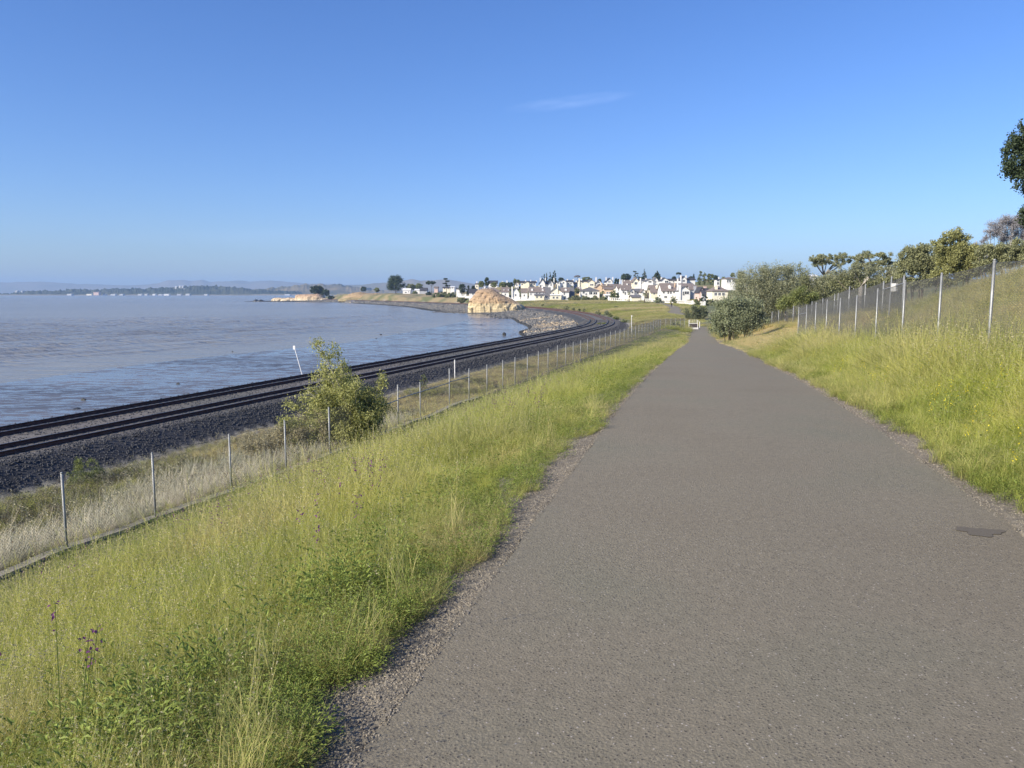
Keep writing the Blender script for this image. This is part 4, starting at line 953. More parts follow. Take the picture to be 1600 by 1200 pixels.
mass('dark thicket behind the second fence', 'shrub', 100, [(1320,445,18),(1340,455,16),(1360,445,16),(1335,430,12),(1385,440,14),(1300,470,14),(1345,470,14),(1370,462,12),(1290,482,12),(1400,445,12),(1395,432,10),(1410,436,10),(1325,435,12),(1350,440,12)], TO, 40000, .19, .45, 35, stems=12)
mass('dark round bush behind the pipe gate', 'bush', 196, [(1080,488,9),(1088,484,10),(1097,488,9),(1092,494,8),(1078,494,6),(1103,492,6)], leafmat('dark_round_bush_leaves', (.06, .075, .04), (.21, .23, .13), trans=.2), 9000, .26, .5, 36, nm='round_bush')
def open_tree(label, Y, trunk, crown, mat, n, leaf, seed, r0=.28):
    q = at(trunk[0][0], trunk[0][1], Y); g = min(float(H(q.x, Y)), q.z); t = empty('tree', (q.x, Y, g), label, 'tree'); rg = random.Random(seed)
    def L_(x, y, dy=0): c = at(x, y, Y); return Vector((c.x-q.x, dy, c.z-g))
    mb = MB(); P = [Vector((0, 0, -.4))]+[L_(x, y) for x, y in trunk]; n_ = len(P); mb.tube(P, [r0*(1-.55*i/(n_-1)) for i in range(n_)], 8)
    C = []; Rr = []
    for (x, y, r) in crown:
        e = L_(x, y, rg.uniform(-2.2, 2.2)); s = P[-1] if rg.random() < .6 else P[-2]; md = s.lerp(e, .5)+Vector((0, 0, rg.uniform(-.3, .5)))
        mb.tube([s, md, e], [r0*.38, r0*.22, r0*.05], 5)
        for j in range(9):
            C.append(tuple(e+Vector((rg.gauss(0, .5), rg.gauss(0, .6), rg.gauss(0, .2)))*(r*Y/1200)*1.5)); Rr.append(r*Y/1200*rg.uniform(.4, .8))
            f = Vector(C[-1]); mb.tube([md.lerp(e, rg.random()), f], [r0*.09, r0*.02], 3)
    mb.build('trunk', M['paletrunk'], t, True); link('crown', leafcloud('crown', C, Rr, n, leaf, .45, seed, flat=.8), mat, t)
mass('olive-grey thicket filling the ridge behind the hillside trees', 'shrub', 80, [(1318,425,11),(1335,422,10),(1352,425,11),(1372,424,11),(1388,425,10),(1402,420,11),(1415,412,11),(1432,408,12),(1450,405,12),(1468,402,12),(1485,402,12),(1503,398,12),(1520,396,12),(1538,394,12),(1556,392,12),(1575,388,12),(1592,386,12),(1610,384,12),(1300,432,10),(1285,438,9)], TW, 34000, .15, .42, 48)
open_tree('open flat-crowned tree on forked pale limbs above the thicket', 118, [(1288,440),(1287,430)], [(1268,405,7),(1276,402,6),(1285,402,6),(1294,401,6),(1303,402,6),(1312,404,6),(1318,409,5),(1322,413,3),(1280,411,5),(1272,413,5),(1300,410,6),(1308,412,4),(1289,408,6)], TO, 10000, .2, 41)
open_tree('leaning tree with open grey-green crown left of the tall bushes', 92, [(1345,450),(1352,438),(1362,427),(1368,420)], [(1342,402,6),(1350,400,7),(1360,398,7),(1370,400,7),(1378,405,6),(1386,409,5),(1392,412,5),(1396,417,3),(1346,412,7),(1355,412,8),(1352,424,7),(1366,411,7),(1344,422,6),(1362,424,5),(1376,414,4),(1385,416,4)], TO, 14000, .17, 42)
mass('round olive-green tree at the left end of the hillside group', 'tree', 68, [(1415,400,10),(1428,393,12),(1420,412,13),(1440,405,15),(1445,390,10),(1455,412,14),(1410,420,8),(1435,422,12),(1405,432,7),(1460,428,12),(1412,442,10),(1430,440,12),(1450,438,12),(1470,440,12),(1405,448,9)], TO, 30000, .15, .5, 43, nm='tree')
mass('taller yellow-green tree in the middle of the hillside group', 'tree', 62, [(1478,374,11),(1492,370,12),(1505,378,10),(1472,390,12),(1490,390,16),(1512,395,14),(1480,408,14),(1500,410,16),(1525,402,10),(1462,380,6),(1522,412,12),(1470,425,12),(1495,428,12),(1480,440,10),(1505,432,11),(1525,425,11),(1545,418,11)], leafmat('yellow_green_leaves', (.12, .13, .04), (.42, .42, .18), trans=.3), 40000, .14, .5, 44, nm='tree')
mass('bare greyish-purple tree on the skyline at the right', 'tree', 66, [(1538,368,9),(1552,358,12),(1568,352,13),(1585,350,14),(1600,348,14),(1560,370,10),(1580,368,12),(1598,366,12),(1612,355,14),(1530,380,7)], M['twig'], 26000, .17, .13, 45, nm='tree', tw_=.03, stems=34, bark='paletrunk')
mass('green bushes below the bare purple tree', 'bush', 58, [(1530,395,9),(1545,388,10),(1560,392,11),(1578,388,10),(1595,385,12),(1610,388,12),(1540,405,9),(1565,405,10),(1590,402,12),(1535,415,9),(1555,414,10),(1575,410,10),(1600,408,10),(1620,404,10)], TO, 24000, .13, .5, 46)
# the big dark oak whose crown enters at the right edge
def oak():
    Y = 44.0; q = at(1648, 420, Y); g = float(H(q.x, Y)); t = empty('oak_tree', (q.x, Y, g), 'large dark green oak whose crown enters at the right edge', 'tree'); rg = random.Random(8)
    C = []; Rr = []; k = Y/1200
    for (x, y, r) in [(1612,215,30),(1600,245,30),(1606,275,26),(1640,230,60),(1690,200,70),(1650,290,50),(1700,280,70),(1592,262,20),(1590,225,16),(1618,335,20),(1640,345,30),(1604,340,12),(1680,340,40),(1660,170,45)]:
        for j in range(int(r*1.1)):
            a = rg.uniform(0, 6.283); rr = r*math.sqrt(rg.random())*.85; c = at(x+rr*math.cos(a), y+rr*math.sin(a)*.9, Y); C.append((c.x-q.x, r*k*rg.uniform(-.8, .8), c.z-g)); Rr.append(k*rg.uniform(6, 12))
    link('crown', leafcloud('crown', C, Rr, 42000, .13, .6, 9), TD, t)
    mb = MB(); mb.tube([(0, 0, -.5), (.3, 0, 2.5), (.8, .1, 4.5)], [.45, .36, .3], 10)
    for j in range(14):
        e = Vector(C[rg.randrange(len(C))]); mb.tube([(.8, .1, 4.0), Vector((.8, .1, 4.4)).lerp(e, .5)+Vector((0, 0, .3)), e], [.2, .11, .03], 6)
    mb.build('trunk', M['bark'], t, True)
oak()
# shrubs by the curve of the railway and on the meadow
for i, (x, yt, yb, w_, Y, mt, lb) in enumerate([
    (884,475.5,481,11,352,TO,'low dark shrub above the bend of the railway, left of the row'), (896,479,482.5,6,335,TM,'small shrub above the railway bend, second in the row'),
    (905,480,483.5,6,325,TM,'small shrub above the railway bend, third in the row'), (913,481,485,6,316,TO,'small shrub above the railway bend, fourth in the row'),
    (935,484,490,11,268,TO,'grey-green shrub outside the tightest part of the railway bend'), (948,483,490,9,270,TS,'silvery shrub right of the railway bend'), (954,488,495,6,248,TM,'small dark shrub at the right edge of the railway bend'),
    (963,493,499,12,228,M['bush_green'],'bright low shrub between railway bend and fence'), (975,498,505,12,206,TM,'green shrub beside the far part of the long fence'), (940,503,509,16,176,M['bush_green'],'spreading green shrub on the track side of the long fence'),
    (1020,500,508,20,140,TO,'dark weedy shrub at the foot of the fence corner'),(1055,502,508,18,140,TO,'dark low shrub at the foot of the short fence run'),
    (962,477.5,481,9,330,TO,'grey shrub on the meadow between railway and houses'), (848,474.5,478,5,415,TM,'tiny shrub on the meadow behind the sandstone mound')]):
    T(lb, 'shrub', x, yt, yb, w_, Y, 'shrub', mt, 900, .28 if Y > 200 else .2, .55, 60+i, crown0=0)
T('small green bush beside the track behind the long fence', 'bush', 662, 580, 600, 15, 64, 'shrub', M['bush_green'], 1500, .06, .5, 81, crown0=0)
# skyline trees around the houses: (x, ytop, ybase, width, Y, kind, material, label)
SK = [
 (618,431,457.5,29,800,'round',TD,'big round dark tree on the bluff, tallest of the left shore'), (589,449.5,457,9,810,'round',TM,'small round bush left of the big dark tree'),
 (642,444,453.5,18,800,'round',TO,'low wide tree right of the big dark tree'), (655,443,452.5,14,800,'round',TM,'low tree beside the small white house on the bluff'),
 (674,438.5,452,20,650,'umbrella',TD,'flat-topped umbrella pine on the left shore'), (697.5,434,453,13,620,'layered',TD,'wind-layered pine right of the umbrella pine'),
 (722,443.5,460,11,560,'round',TD,'dark tree left of the sandstone mound'), (731,445,461,6,560,'cypress',TD,'narrow dark tree left of the sandstone mound'), (740,446,457,7,555,'round',TD,'small dark tree just above the left of the mound'),
 (761,433.5,449,8,545,'round',TD,'dark domed tree behind the mound top'), (752,439,450,10,545,'round',TM,'green tree left of the domed tree'), (772,441,450,12,545,'round',TM,'green tree right of the domed tree'),
 (786,441,450,13,545,'round',TM,'green trees between two chimneys'), (797,440.5,450,11,545,'round',TD,'dark tree right of the tall thin chimney'), (805,435.5,449,6,560,'round',TM,'upright tree behind the white gabled house'), (810,437,446,6,565,'round',TM,'small upright tree beside the cream house'),
 (847,430,445,5,570,'conifer',TD,'leftmost and smallest of the tall conifers'), (850.5,427,445,6,572,'conifer',TD,'slender tall conifer, second from left'), (854,426,445,5,574,'conifer',TD,'thin tall conifer, third from left'), (859.5,424,445,7,572,'conifer',TD,'tall conifer beside the tallest one'), (866,419.5,446,13,570,'conifer',TD,'tallest conifer behind the white gabled houses'),
 (877,434,440,10,580,'round',TD,'dark treetop behind the big white house'), (902,430,438,10,590,'umbrella',M['twig'],'bare grey tree on the skyline'), (917,433,439,17,570,'round',TM,'rounded green treetop behind the cream house'), (937,436,443,6,560,'round',TD,'dark treetop behind the white gable'),
 (961,435,446,5,560,'cypress',TD,'narrow dark cypress beside the white gable'), (965,436,446,5,560,'cypress',TD,'second narrow cypress beside the white gable'),
 (977.5,427.5,440,18,575,'round',TD,'dense dark domed tree on the skyline'), (993,423,438,12,585,'layered',TD,'open layered conifer behind the yellow gable'), (1007,419.5,438,9,585,'conifer',TD,'tall narrow conifer right of the yellow gable'), (1001,433,440,9,585,'round',TD,'dark treetop below the tall narrow conifer'),
 (1027,422.5,438,16,580,'conifer',TD,'broad triangular conifer on the skyline'), (1060.5,425,434,7,570,'umbrella',TD,'small dark flat tree beside the twin-chimney house'), (1053,432,438,7,580,'round',TD,'dark treetop left of the twin-chimney house'), (1084,427.5,436,3,600,'conifer',TD,'tiny distant conifer behind the twin-chimney house'), (1080,432,438,8,590,'round',TD,'dark treetop right of the twin-chimney house'),
 (1093,423.5,449,8,500,'cypress',TM,'first and tallest of the wind-bent cypress row'), (1100,425,449,8,500,'cypress',TM,'second of the wind-bent cypress row'), (1106.5,427,449,7,500,'cypress',TM,'third of the wind-bent cypress row'), (1111.5,428,449,8,500,'cypress',TM,'fourth and bushiest of the wind-bent cypress row'), (1119,430,446,8,505,'round',TD,'dark tree at the right end of the cypress row'),
 (1131,432,446,7,480,'round',TM,'green tree between the small tower and the brown-roofed house'), (1145,426.5,434,7,470,'round',TM,'round treetop behind the brown-roofed house'), (1158,423,436,12,440,'round',TO,'olive treetop above the hillside house'),
 (960,451,466,17,440,'shrub',TM,'green tree behind the left end of the balustrade'), (942,453,466,8,440,'palm',TO,'palm in front of the peach house'), (983,455,466,7,415,'palm',TM,'palm behind the balustrade'), (1007.5,457.5,467,8,405,'palm',TM,'second palm behind the balustrade'), (1014,446,466,4,420,'palm',TD,'tall thin palm between two houses'),
 (1029,458,467,14,400,'shrub',TS,'grey-green shrub in a garden behind the balustrade'), (1053,460,467,12,385,'shrub',TO,'shrub in front of the white chimney tower'), (1091,461,471,13,352,'shrub',TM,'dark green tree right of the white decks'), (1101,457,471,16,352,'shrub',TD,'dark shrubby tree below the dark-roofed gable'), (1113,466,474,16,345,'shrub',TO,'olive shrub near the end of the balustrade'),
 (900,460,470,16,455,'shrub',TO,'garden shrubs right of the white gabled pair'), (914,461,471,16,452,'shrub',TO,'green shrubs below the hip-roofed house'), (929,461,471,14,450,'shrub',TO,'grey shrubs below the arched windows'), (943,462,470,13,446,'shrub',TM,'dark shrubs left of the balustrade'), (890,463,470,8,460,'shrub',TO,'low shrub beside the white-walled house'),
 (688,455,465,26,640,'shrub',TM,'dark green hedge on the left shore below the pines'), (706,456,465.5,24,620,'shrub',TM,'dark green thicket below the layered pine'), (722,459,467,18,560,'shrub',TM,'low green thicket left of the mound'), (648,454,459,9,775,'shrub',TM,'small dark shrub below the white bluff house'), (670,455,459,10,740,'shrub',TD,'dark shrub below the umbrella pine'),
 (894,447,458,6,500,'round',TO,'garden tree behind the grey roof'), (902,450,460,8,480,'round',TO,'garden tree left of the hip-roofed house'), (495,446.5,461,24,945,'round',TD,'dark tree crowning the pale headland cliff'), (507,451.5,464,16,945,'round',TD,'dark scrub right of the headland tree'), (517,460,466,10,930,'shrub',TD,'dark shrub at the neck of the headland'),
 (568,448,456,10,1200,'round',TD,'small dark wood far behind the bluffs')]
def palm(label, x, yt, yb, w_, Y, mt, seed):
    tp = at(x, yt, Y); bp = at(x, yb, Y); h = tp.z-bp.z; g = min(float(H(tp.x, Y)), bp.z); t = empty('palm_tree', (tp.x, Y, bp.z), label, 'palm tree'); rg = random.Random(seed); r = w_*Y/1200*.5
    mb = MB(); mb.tube([(0, 0, g-bp.z-.3), (0, 0, h*.7)], [.28, .2], 7); mb.build('trunk', M['bark'], t, True)
    V = []; Fc = []
    for i in range(46):
        a = rg.uniform(0, 6.283); el = rg.uniform(-.6, 1.3); d = Vector((math.cos(a)*math.cos(el), math.sin(a)*math.cos(el), math.sin(el)))*r; p0 = Vector((0, 0, h*.72)); s = Vector((-math.sin(a), math.cos(a), 0))*.22
        p1 = p0+d*.6; p2 = p0+d+Vector((0, 0, -.35*r)); b = len(V); V += [tuple(p0), tuple(p1+s), tuple(p1-s), tuple(p2)]; Fc += [(b, b+1, b+2), (b+1, b+3, b+2)]
    me = bpy.data.meshes.new('frond'); me.from_pydata(V, [], Fc); link('crown', me, mt, t)
for i, (x, yt, yb, w_, Y, kd, mt, lb) in enumerate(SK):
    if kd == 'palm': palm(lb, x, yt, yb, w_, Y, mt, i); continue
    T(lb, 'shrub' if kd == 'shrub' else 'tree', x, yt, yb, w_, Y, kd, mt, (8000 if w_ > 23 else 3200) if w_ > 12 else 1300, .0012*Y, .6, 100+i, crown0={'round': .12, 'shrub': 0, 'conifer': .1, 'cypress': .04, 'umbrella': .45, 'layered': .25}[kd], nc=40 if kd != 'round' else 60)

# ------------------------------------------------------------------ houses
def house(label, x0, x1, yb, ye, yr, Y, kind='side', wall='white', roof='roof_grey', chim=(), win=None, apex=None, dep=9.0, rot=0.0, over=.45, name='house', dormer=()):
    """x0..x1 wall edges, yb base, ye eaves, yr ridge in photo pixels; kind: side (ridge across), front (gable to the viewer), hip"""
    c = at((x0+x1)/2, yb, Y); W = (x1-x0)*Y/1200.0; ze = at(x0, ye, Y).z-c.z; zr = at(x0, yr, Y).z-c.z; g = float(min(H(c.x-W/2, Y), H(c.x+W/2, Y), H(c.x, Y+dep)))-c.z-.5
    t = empty(name, (c.x, Y, c.z), label, 'house', rz=R(rot)); z0 = min(g, -.2); hw = W/2; ov = over; th = .28
    ax = 0 if apex is None else (apex-(x0+x1)/2)*Y/1200
    if kind == 'front':
        mb = MB(); mb.prism([(-hw, z0), (hw, z0), (hw, ze), (ax, zr), (-hw, ze)], 'y', 0, dep); mb.build('wall', M[wall], t)
        mb = MB()
        for s in (-1, 1):
            e = s*hw; dx = e-ax; sl = (ze-zr)/dx; ex = e+s*ov; ez = zr+sl*(ex-ax)
            mb.prism([(ax, zr+.03), (ex, ez+.03), (ex, ez+.03+th), (ax, zr+.03+th)], 'y', -ov, dep+ov)
        mb.build('roof', M[roof], t)
    elif kind == 'side':
        mb = MB(); mb.prism([(0, z0), (dep, z0), (dep, ze), (dep/2, zr), (0, ze)], 'x', -hw, hw); mb.build('wall', M[wall], t)
        mb = MB(); sl = (zr-ze)/(dep/2)
        mb.prism([(-ov, ze-sl*ov+.03), (dep/2, zr+.03), (dep/2, zr+.03+th), (-ov, ze-sl*ov+.03+th)], 'x', -hw-ov, hw+ov)
        mb.prism([(dep+ov, ze-sl*ov+.03), (dep/2+.004, zr+.03), (dep/2+.004, zr+.03+th), (dep+ov, ze-sl*ov+.03+th)], 'x', -hw-ov, hw+ov); mb.build('roof', M[roof], t)
    else:
        mb = MB(); mb.box(-hw, hw, 0, dep, z0, ze); mb.build('wall', M[wall], t)
        mb = MB(); a = hw+ov; r_ = max(hw-dep*.45, .3); y0, y1, ym_ = -ov, dep+ov, dep/2
        mb.add([(-a, y0, ze+.02), (a, y0, ze+.02), (a, y1, ze+.02), (-a, y1, ze+.02), (-a, y0, ze+.3), (a, y0, ze+.3), (a, y1, ze+.3), (-a, y1, ze+.3), (-r_+ax, ym_, zr), (r_+ax, ym_, zr)],
               [(3,2,1,0), (0,1,5,4), (1,2,6,5), (2,3,7,6), (3,0,4,7), (4,5,9,8), (6,7,8,9), (5,6,9), (7,4,8)]); mb.build('roof', M[roof], t)
    for ch in chim:
        cx, cy, cw = ch[:3]; col = ch[3] if len(ch) > 3 else wall; front = ch[4] if len(ch) > 4 else .35
        X = (cx-(x0+x1)/2)*Y/1200; zt = at(cx, cy, Y).z-c.z; w_ = cw*Y/1200/2; mb = MB()
        yb_ = -.55 if front < 0 else dep*front
        mb.box(X-w_, X+w_, yb_, yb_+.9, z0 if front < 0 else min(ze-.3, zt-1.5), zt-.25); mb.box(X-w_-.08, X+w_+.08, yb_-.08, yb_+.98, zt-.25, zt); mb.build('chimney', M[col], t)
    for d in dormer:
        X = (d[0]-(x0+x1)/2)*Y/1200; zt = at(d[0], d[1], Y).z-c.z; w_ = d[2]*Y/1200/2; mb = MB(); zb = zt-(d[3] if len(d) > 3 else 1.9)
        mb.prism([(X-w_, zb), (X+w_, zb), (X+w_, zt-.5), (X, zt), (X-w_, zt-.5)], 'y', dep*.08, dep*.45); mb.build('dormer', M[wall], t)
    if win is None:
        nf = 2 if ze > 4.6 else 1; nw = max(1, int(W/2.7)); win = []
        for f in range(nf):
            for k in range(nw): win.append(((x0+(x1-x0)*(k+.5)/nw), yb-(1.6+2.9*f)*1200/Y, .95, 1.25))
    for wd in win:
        X = (wd[0]-(x0+x1)/2)*Y/1200; Zc = at(wd[0], wd[1], Y).z-c.z; w_ = wd[2]/2; h_ = wd[3]/2
        if abs(X)+w_ > hw-.1: continue
        fr = link('window', WIN, [M['trim'], M['glass']], t); fr.location = (X, -.03, Zc); fr.scale = (w_*2, 1, h_*2)
        pn = link('pane', PANE, M['glass'], fr); pn.location = (0, 0, 0)
    return t
mb = MB()
for b_ in ((-.56, -.44, -.56, .56), (.44, .56, -.56, .56)): mb.box(b_[0], b_[1], -.05, .06, b_[2], b_[3])
mb.box(-.44, .44, -.05, .06, .46, .56); mb.box(-.44, .44, -.05, .06, -.56, -.46); mb.box(-.03, .03, -.05, .06, -.46, .46); WIN = mb.mesh('window')
mb = MB(); mb.box(-.44, .44, -.02, .02, -.46, .46); PANE = mb.mesh('pane')
B, G_, DK = 'roof_brown', 'roof_grey', 'roof_dark'
# front row
house('wide brown hip-roofed house half hidden behind the sandstone mound', 744, 783, 465, 456.5, 449, 500, 'hip', 'cream', B, chim=[(757,447.5,2.2,'white'),(754.5,450.5,1,'white',.1),(760.5,450.5,1,'white',.1),(765.5,450.5,1,'white',.1)], dep=11)
house('low white house at the left foot of the mound', 733, 745, 463, 457.5, 452, 520, 'side', 'white', DK, dep=8)
house('white house with two small white chimney pipes and reddish roof', 784, 795, 464, 456, 449.5, 490, 'side', 'white', B, chim=[(787.5,452,1.1,'white',.1),(794.3,452,1.1,'white',.1)])
house('white gable-fronted house behind the tall white chimney', 799.5, 811.5, 465, 458, 449.5, 482, 'front', 'white', G_, chim=[(800.2,448,2.2,'white',-1)], apex=806)
house('white house with grey-brown roof right of the tall chimney', 814.5, 824, 465.5, 457, 451, 480, 'side', 'white', B)
house('long white two-storey house with tan roof and two white dormers', 827, 851, 466.5, 456.3, 449, 475, 'side', 'white', B, chim=[(847.6,446,2.4,'white')], dormer=[(831.5,450.5,3,2.2),(848,451.5,2.8,2.2)], win=[(829.5,459.5,.8,1.2),(838.5,459,1,1.2),(843,459,.8,1),(849,459.5,.8,1.2),(838.5,464.3,1.3,1.2),(845.5,464.3,1.1,1.2)])
house('cream lower wing in front of the long white house', 836, 850, 468.5, 461.5, 459.5, 468, 'side', 'cream', G_, win=[(839,464.2,1.1,1.1),(845.5,464.2,1.1,1.1)], dep=4)
house('house showing only a broad slate-grey roof slope', 852.5, 860, 466, 464, 449.5, 472, 'side', 'greyw', G_, win=[], dep=12)
house('cream gable-fronted house with tall chimney on its face', 861.2, 876, 461.5, 455.5, 450, 474, 'front', 'cream', G_, chim=[(871,443.5,1.5,'cream',-1)], apex=868.5, win=[(864.5,458.6,1.0,.9)])
house('low cream front part below the cream gable', 860.8, 876, 469.5, 461.3, 460.3, 464, 'side', 'cream', 'trim', win=[(865,465,1.2,1.2),(870.5,465,1.2,1.2)], dep=4)
house('white house with brown roof and round-topped dormer', 877.5, 889, 469.5, 456, 450, 466, 'side', 'white', B, dormer=[(884,450.8,3.4,2.3)], win=[(881.5,458.5,.8,1.8),(882.3,464,1.6,1.0),(882,466.5,1.2,1.0)])
house('house with steep dark grey roof right of the round-topped dormer', 890, 897, 467, 465, 449.5, 470, 'side', 'greyw', G_, win=[], dep=12)
house('small brown-roofed house left of the hip-roofed house', 902, 908, 461, 457, 449, 492, 'side', 'peach', B, chim=[(906.5,448.6,1.4,'white'),(909.2,448.6,1.4,'white')])
house('wide hip-roofed white house with arched dark windows', 908, 936.5, 462, 455, 448.4, 478, 'hip', 'white', G_, win=[(912,457,1.3,1.4),(923,458,2.2,1.8),(930,458.3,2.6,1.6),(916,459.5,1,1)], dep=12)
house('peach stucco house with brown roof', 944, 958.5, 461.5, 452.3, 449, 470, 'side', 'peach', B, win=[(949,457.5,1.2,1),(953,457.5,1.2,1)])
house('low white lower wing below the peach house', 945, 953, 467, 461.3, 460.3, 458, 'side', 'white', 'trim', win=[(948,464,1.6,1.3)], dep=4)
house('white house with long brown roof behind the balustrade', 971, 984, 463, 453.3, 447, 452, 'side', 'white', B, dormer=[(976,450.5,2.2,1.4),(996.5,448.3,8,1.2)], win=[(974,456.5,1.1,1.3),(977,458.5,1,1.8),(981,456,1,1.2)], dep=10)
house('white gabled bay right of the long brown roof', 985, 991, 462, 455, 451.7, 446, 'front', 'white', G_, win=[(988,456.8,1.2,1.2)], dep=6)
house('white house with slate-grey roof band', 991, 1002.5, 461.5, 455.8, 451.8, 448, 'side', 'white', G_)
house('narrow white gabled house beside the grey roof band', 1002.3, 1008, 465, 456, 452.2, 442, 'front', 'white', B, win=[(1005,458,1,1)])
house('garage wing with grey roof seen over the balustrade', 987, 1001, 468, 464.5, 461.5, 420, 'side', 'cream', G_, win=[], dep=6)
house('house with long sloping brown roof and small round-topped dormer', 1017, 1037, 463, 457, 446, 436, 'side', 'cream', B, dormer=[(1028,445.6,3.6,2.0)], dep=12)
house('large white house with wide brown roof and peach chimney', 1034, 1060, 467, 454.5, 443, 420, 'side', 'white', B, chim=[(1055.5,441.8,1.2,'peach',.2)], dormer=[(1047,445.5,3.6,2.0)], win=[(1037,457,1,1.1),(1044,457,1,1.8),(1048,457,1,1.8),(1040,464,1.6,1.2),(1053,457,1,1.2)], dep=12)
house('white house with very tall square chimney tower', 1060.5, 1078, 466.5, 454.5, 447.5, 410, 'front', 'white', G_, apex=1069, chim=[(1061.8,444.8,3.2,'white',-1),(1061,435,1.8,'white',.4)], win=[(1068,458.5,1.2,2.2),(1073,457.5,2.4,1.6)], dep=10)
house('white decked house with grey roof and stout chimney', 1078, 1090, 466.5, 452.5, 446, 412, 'side', 'greyw', B, chim=[(1085.3,447,3.4,'greyw',-1),(1088.3,451,2.4,'greyw',-1)], win=[(1081.5,456,2.6,1),(1081.5,459.5,2.6,1)], dep=9)
house('pinkish-white gabled house with very dark roof', 1092, 1099.5, 462, 456, 449, 392, 'front', 'pinkw', DK, apex=1096.5, chim=[(1105,447.3,4,'pinkw',.5)], win=[], dep=9)
house('house with near-black steep roof right of the pinkish gable', 1098.5, 1109.5, 466, 461.5, 451, 388, 'side', 'greyw', DK, win=[], dep=11)
house('cream house with purplish roof and yellow chimney', 1113, 1137, 466, 455.5, 446, 372, 'hip', 'cream', B, chim=[(1120,446,4,'cream',.1)], win=[(1118,459.5,1.3,1.4),(1124,459.5,1.3,1.4),(1130,459.5,1.3,1.4)], dep=11)
# second row
house('small cream house with white chimney at the left of the upper row', 742.5, 747.5, 451, 444.2, 441.5, 580, 'hip', 'cream', G_, chim=[(744.8,439.5,1.6,'white')])
house('house with dark roof and white gable ends among the trees', 763.5, 777, 449, 442.5, 438.8, 575, 'side', 'white', DK, chim=[(764,440.5,1.3,'white'),(776.5,439.5,1.6,'white')])
house('house hidden in trees under two thin white chimneys', 781, 796, 449, 444.5, 442, 570, 'side', 'white', DK, chim=[(785,439,1.7,'white'),(792,438,1.8,'white')], win=[])
house('white gable with chimney above the front-row gable', 804.5, 810.5, 449, 444, 441, 550, 'front', 'white', B, chim=[(810.5,442,1.6,'white')])
house('cream house with central gabled bay in the upper row', 814, 837, 447.5, 441.8, 439.5, 548, 'side', 'cream', DK, chim=[(821.3,437.2,1.6,'white'),(829.3,437,1.4,'white'),(838.3,438,1.7,'white')], win=[(816,444.5,1.2,1.2),(831,444,1.2,1.2),(834.5,444,1.2,1.2)])
house('cream gabled bay projecting from the upper cream house', 819, 827, 449.5, 442.3, 440, 541, 'front', 'cream', G_, win=[])
house('white steep-gabled house between two thin chimneys', 842.5, 851.5, 449.5, 443, 436, 530, 'front', 'white', DK, apex=847.3, chim=[(844.4,434,1.3,'white'),(852.5,434,1.3,'white')], win=[(845.5,446.9,2.4,1.2),(849,446.9,2.4,1.2)])
house('white linking wing with dark openings between the two steep gables', 851.5, 857, 448.5, 444.2, 440.5, 532, 'side', 'white', DK, win=[(854,446.7,2.6,1)])
house('second white steep-gabled house with chimney on its right', 857, 864.5, 450, 443.5, 438.2, 527, 'front', 'white', DK, apex=860.7, chim=[(865.6,434,1.4,'white',.1)], win=[(860.7,442.3,1,1),(860.9,445.2,1,1)])
house('big plain white house with broad low gable', 870, 885, 450.5, 441, 437.3, 532, 'front', 'white', DK, apex=880.3, win=[(872,442.3,1,1),(875.2,442.3,.9,1),(880.2,442,1.2,1.2),(879,447.3,1.2,1)])
house('white wing with two white chimneys right of the broad gable', 886, 895, 449.5, 440.2, 438, 536, 'side', 'white', DK, chim=[(887,436,1.8,'white'),(896.3,436,1.9,'white')], win=[(888.5,443,1,1),(892,443,1,1)])
house('low house showing one white chimney beside a grey wall', 897, 903, 447, 443, 441, 545, 'side', 'greyw', DK, chim=[(901,438,1.8,'cream')], win=[])
house('long cream house with dark roof and tall left chimney', 904.5, 919, 449, 440, 438.4, 520, 'side', 'cream', DK, chim=[(905,435,2,'cream',-1),(909,435.8,1.8,'white')], win=[(910.3,441.3,1.3,.8)])
house('cream broad-gabled house with dark slanting windows', 918.5, 929, 449.5, 440.5, 437.2, 516, 'front', 'cream', B, apex=923, win=[(920.3,441.2,1.8,.9),(924.5,445,2.4,1.0)])
house('peach stepped gable house in front of the white gable', 931, 941, 452, 449, 444, 500, 'front', 'peach', B, apex=936.8, win=[], chim=[(932.6,446.5,1.5,'white'),(941,442,1.6,'peach')])
house('white gabled house with thick chimney on its left', 931.5, 940, 447, 442.5, 438, 515, 'front', 'white', G_, apex=935.7, chim=[(932.1,433,1.9,'white')], win=[(935.7,441.3,1.4,.8)])
house('white house with tall gable between twin chimneys, left of the domed tree', 946.5, 957, 444, 440.2, 434.8, 520, 'front', 'white', DK, apex=952.3, chim=[(948,433,1.5,'white'),(958.3,432.8,1.7,'white')], win=[(952,440.4,1.6,.8)])
house('brown-roofed house below the twin-chimney gable', 943, 964, 450, 447.5, 444.3, 500, 'side', 'peach', B, chim=[(948,443,1.8,'cream',.1)], win=[])
house('low gabled house with pale triangular front', 960.5, 967, 450.5, 449.5, 446, 490, 'front', 'cream', G_, win=[])
house('house with reddish-brown roof and four small white chimneys', 975, 989, 447.5, 444.5, 438, 520, 'side', 'greyw', B, chim=[(969.7,436.2,1.4,'white'),(973,436.7,1.4,'white'),(976.6,437.5,1.7,'white'),(986,437.3,1.4,'white')], win=[])
house('brown roof house with small white dormers above the balustrade', 965, 986, 453, 450, 444.5, 480, 'side', 'white', B, chim=[(973,444,1.7,'white'),(981,442.8,1.8,'white')], win=[])
house('pale yellow steep-gabled house', 988.3, 998, 447, 440.5, 433.8, 515, 'front', 'cream', B, apex=993.6, win=[(993.7,442.8,2.2,1.8)])
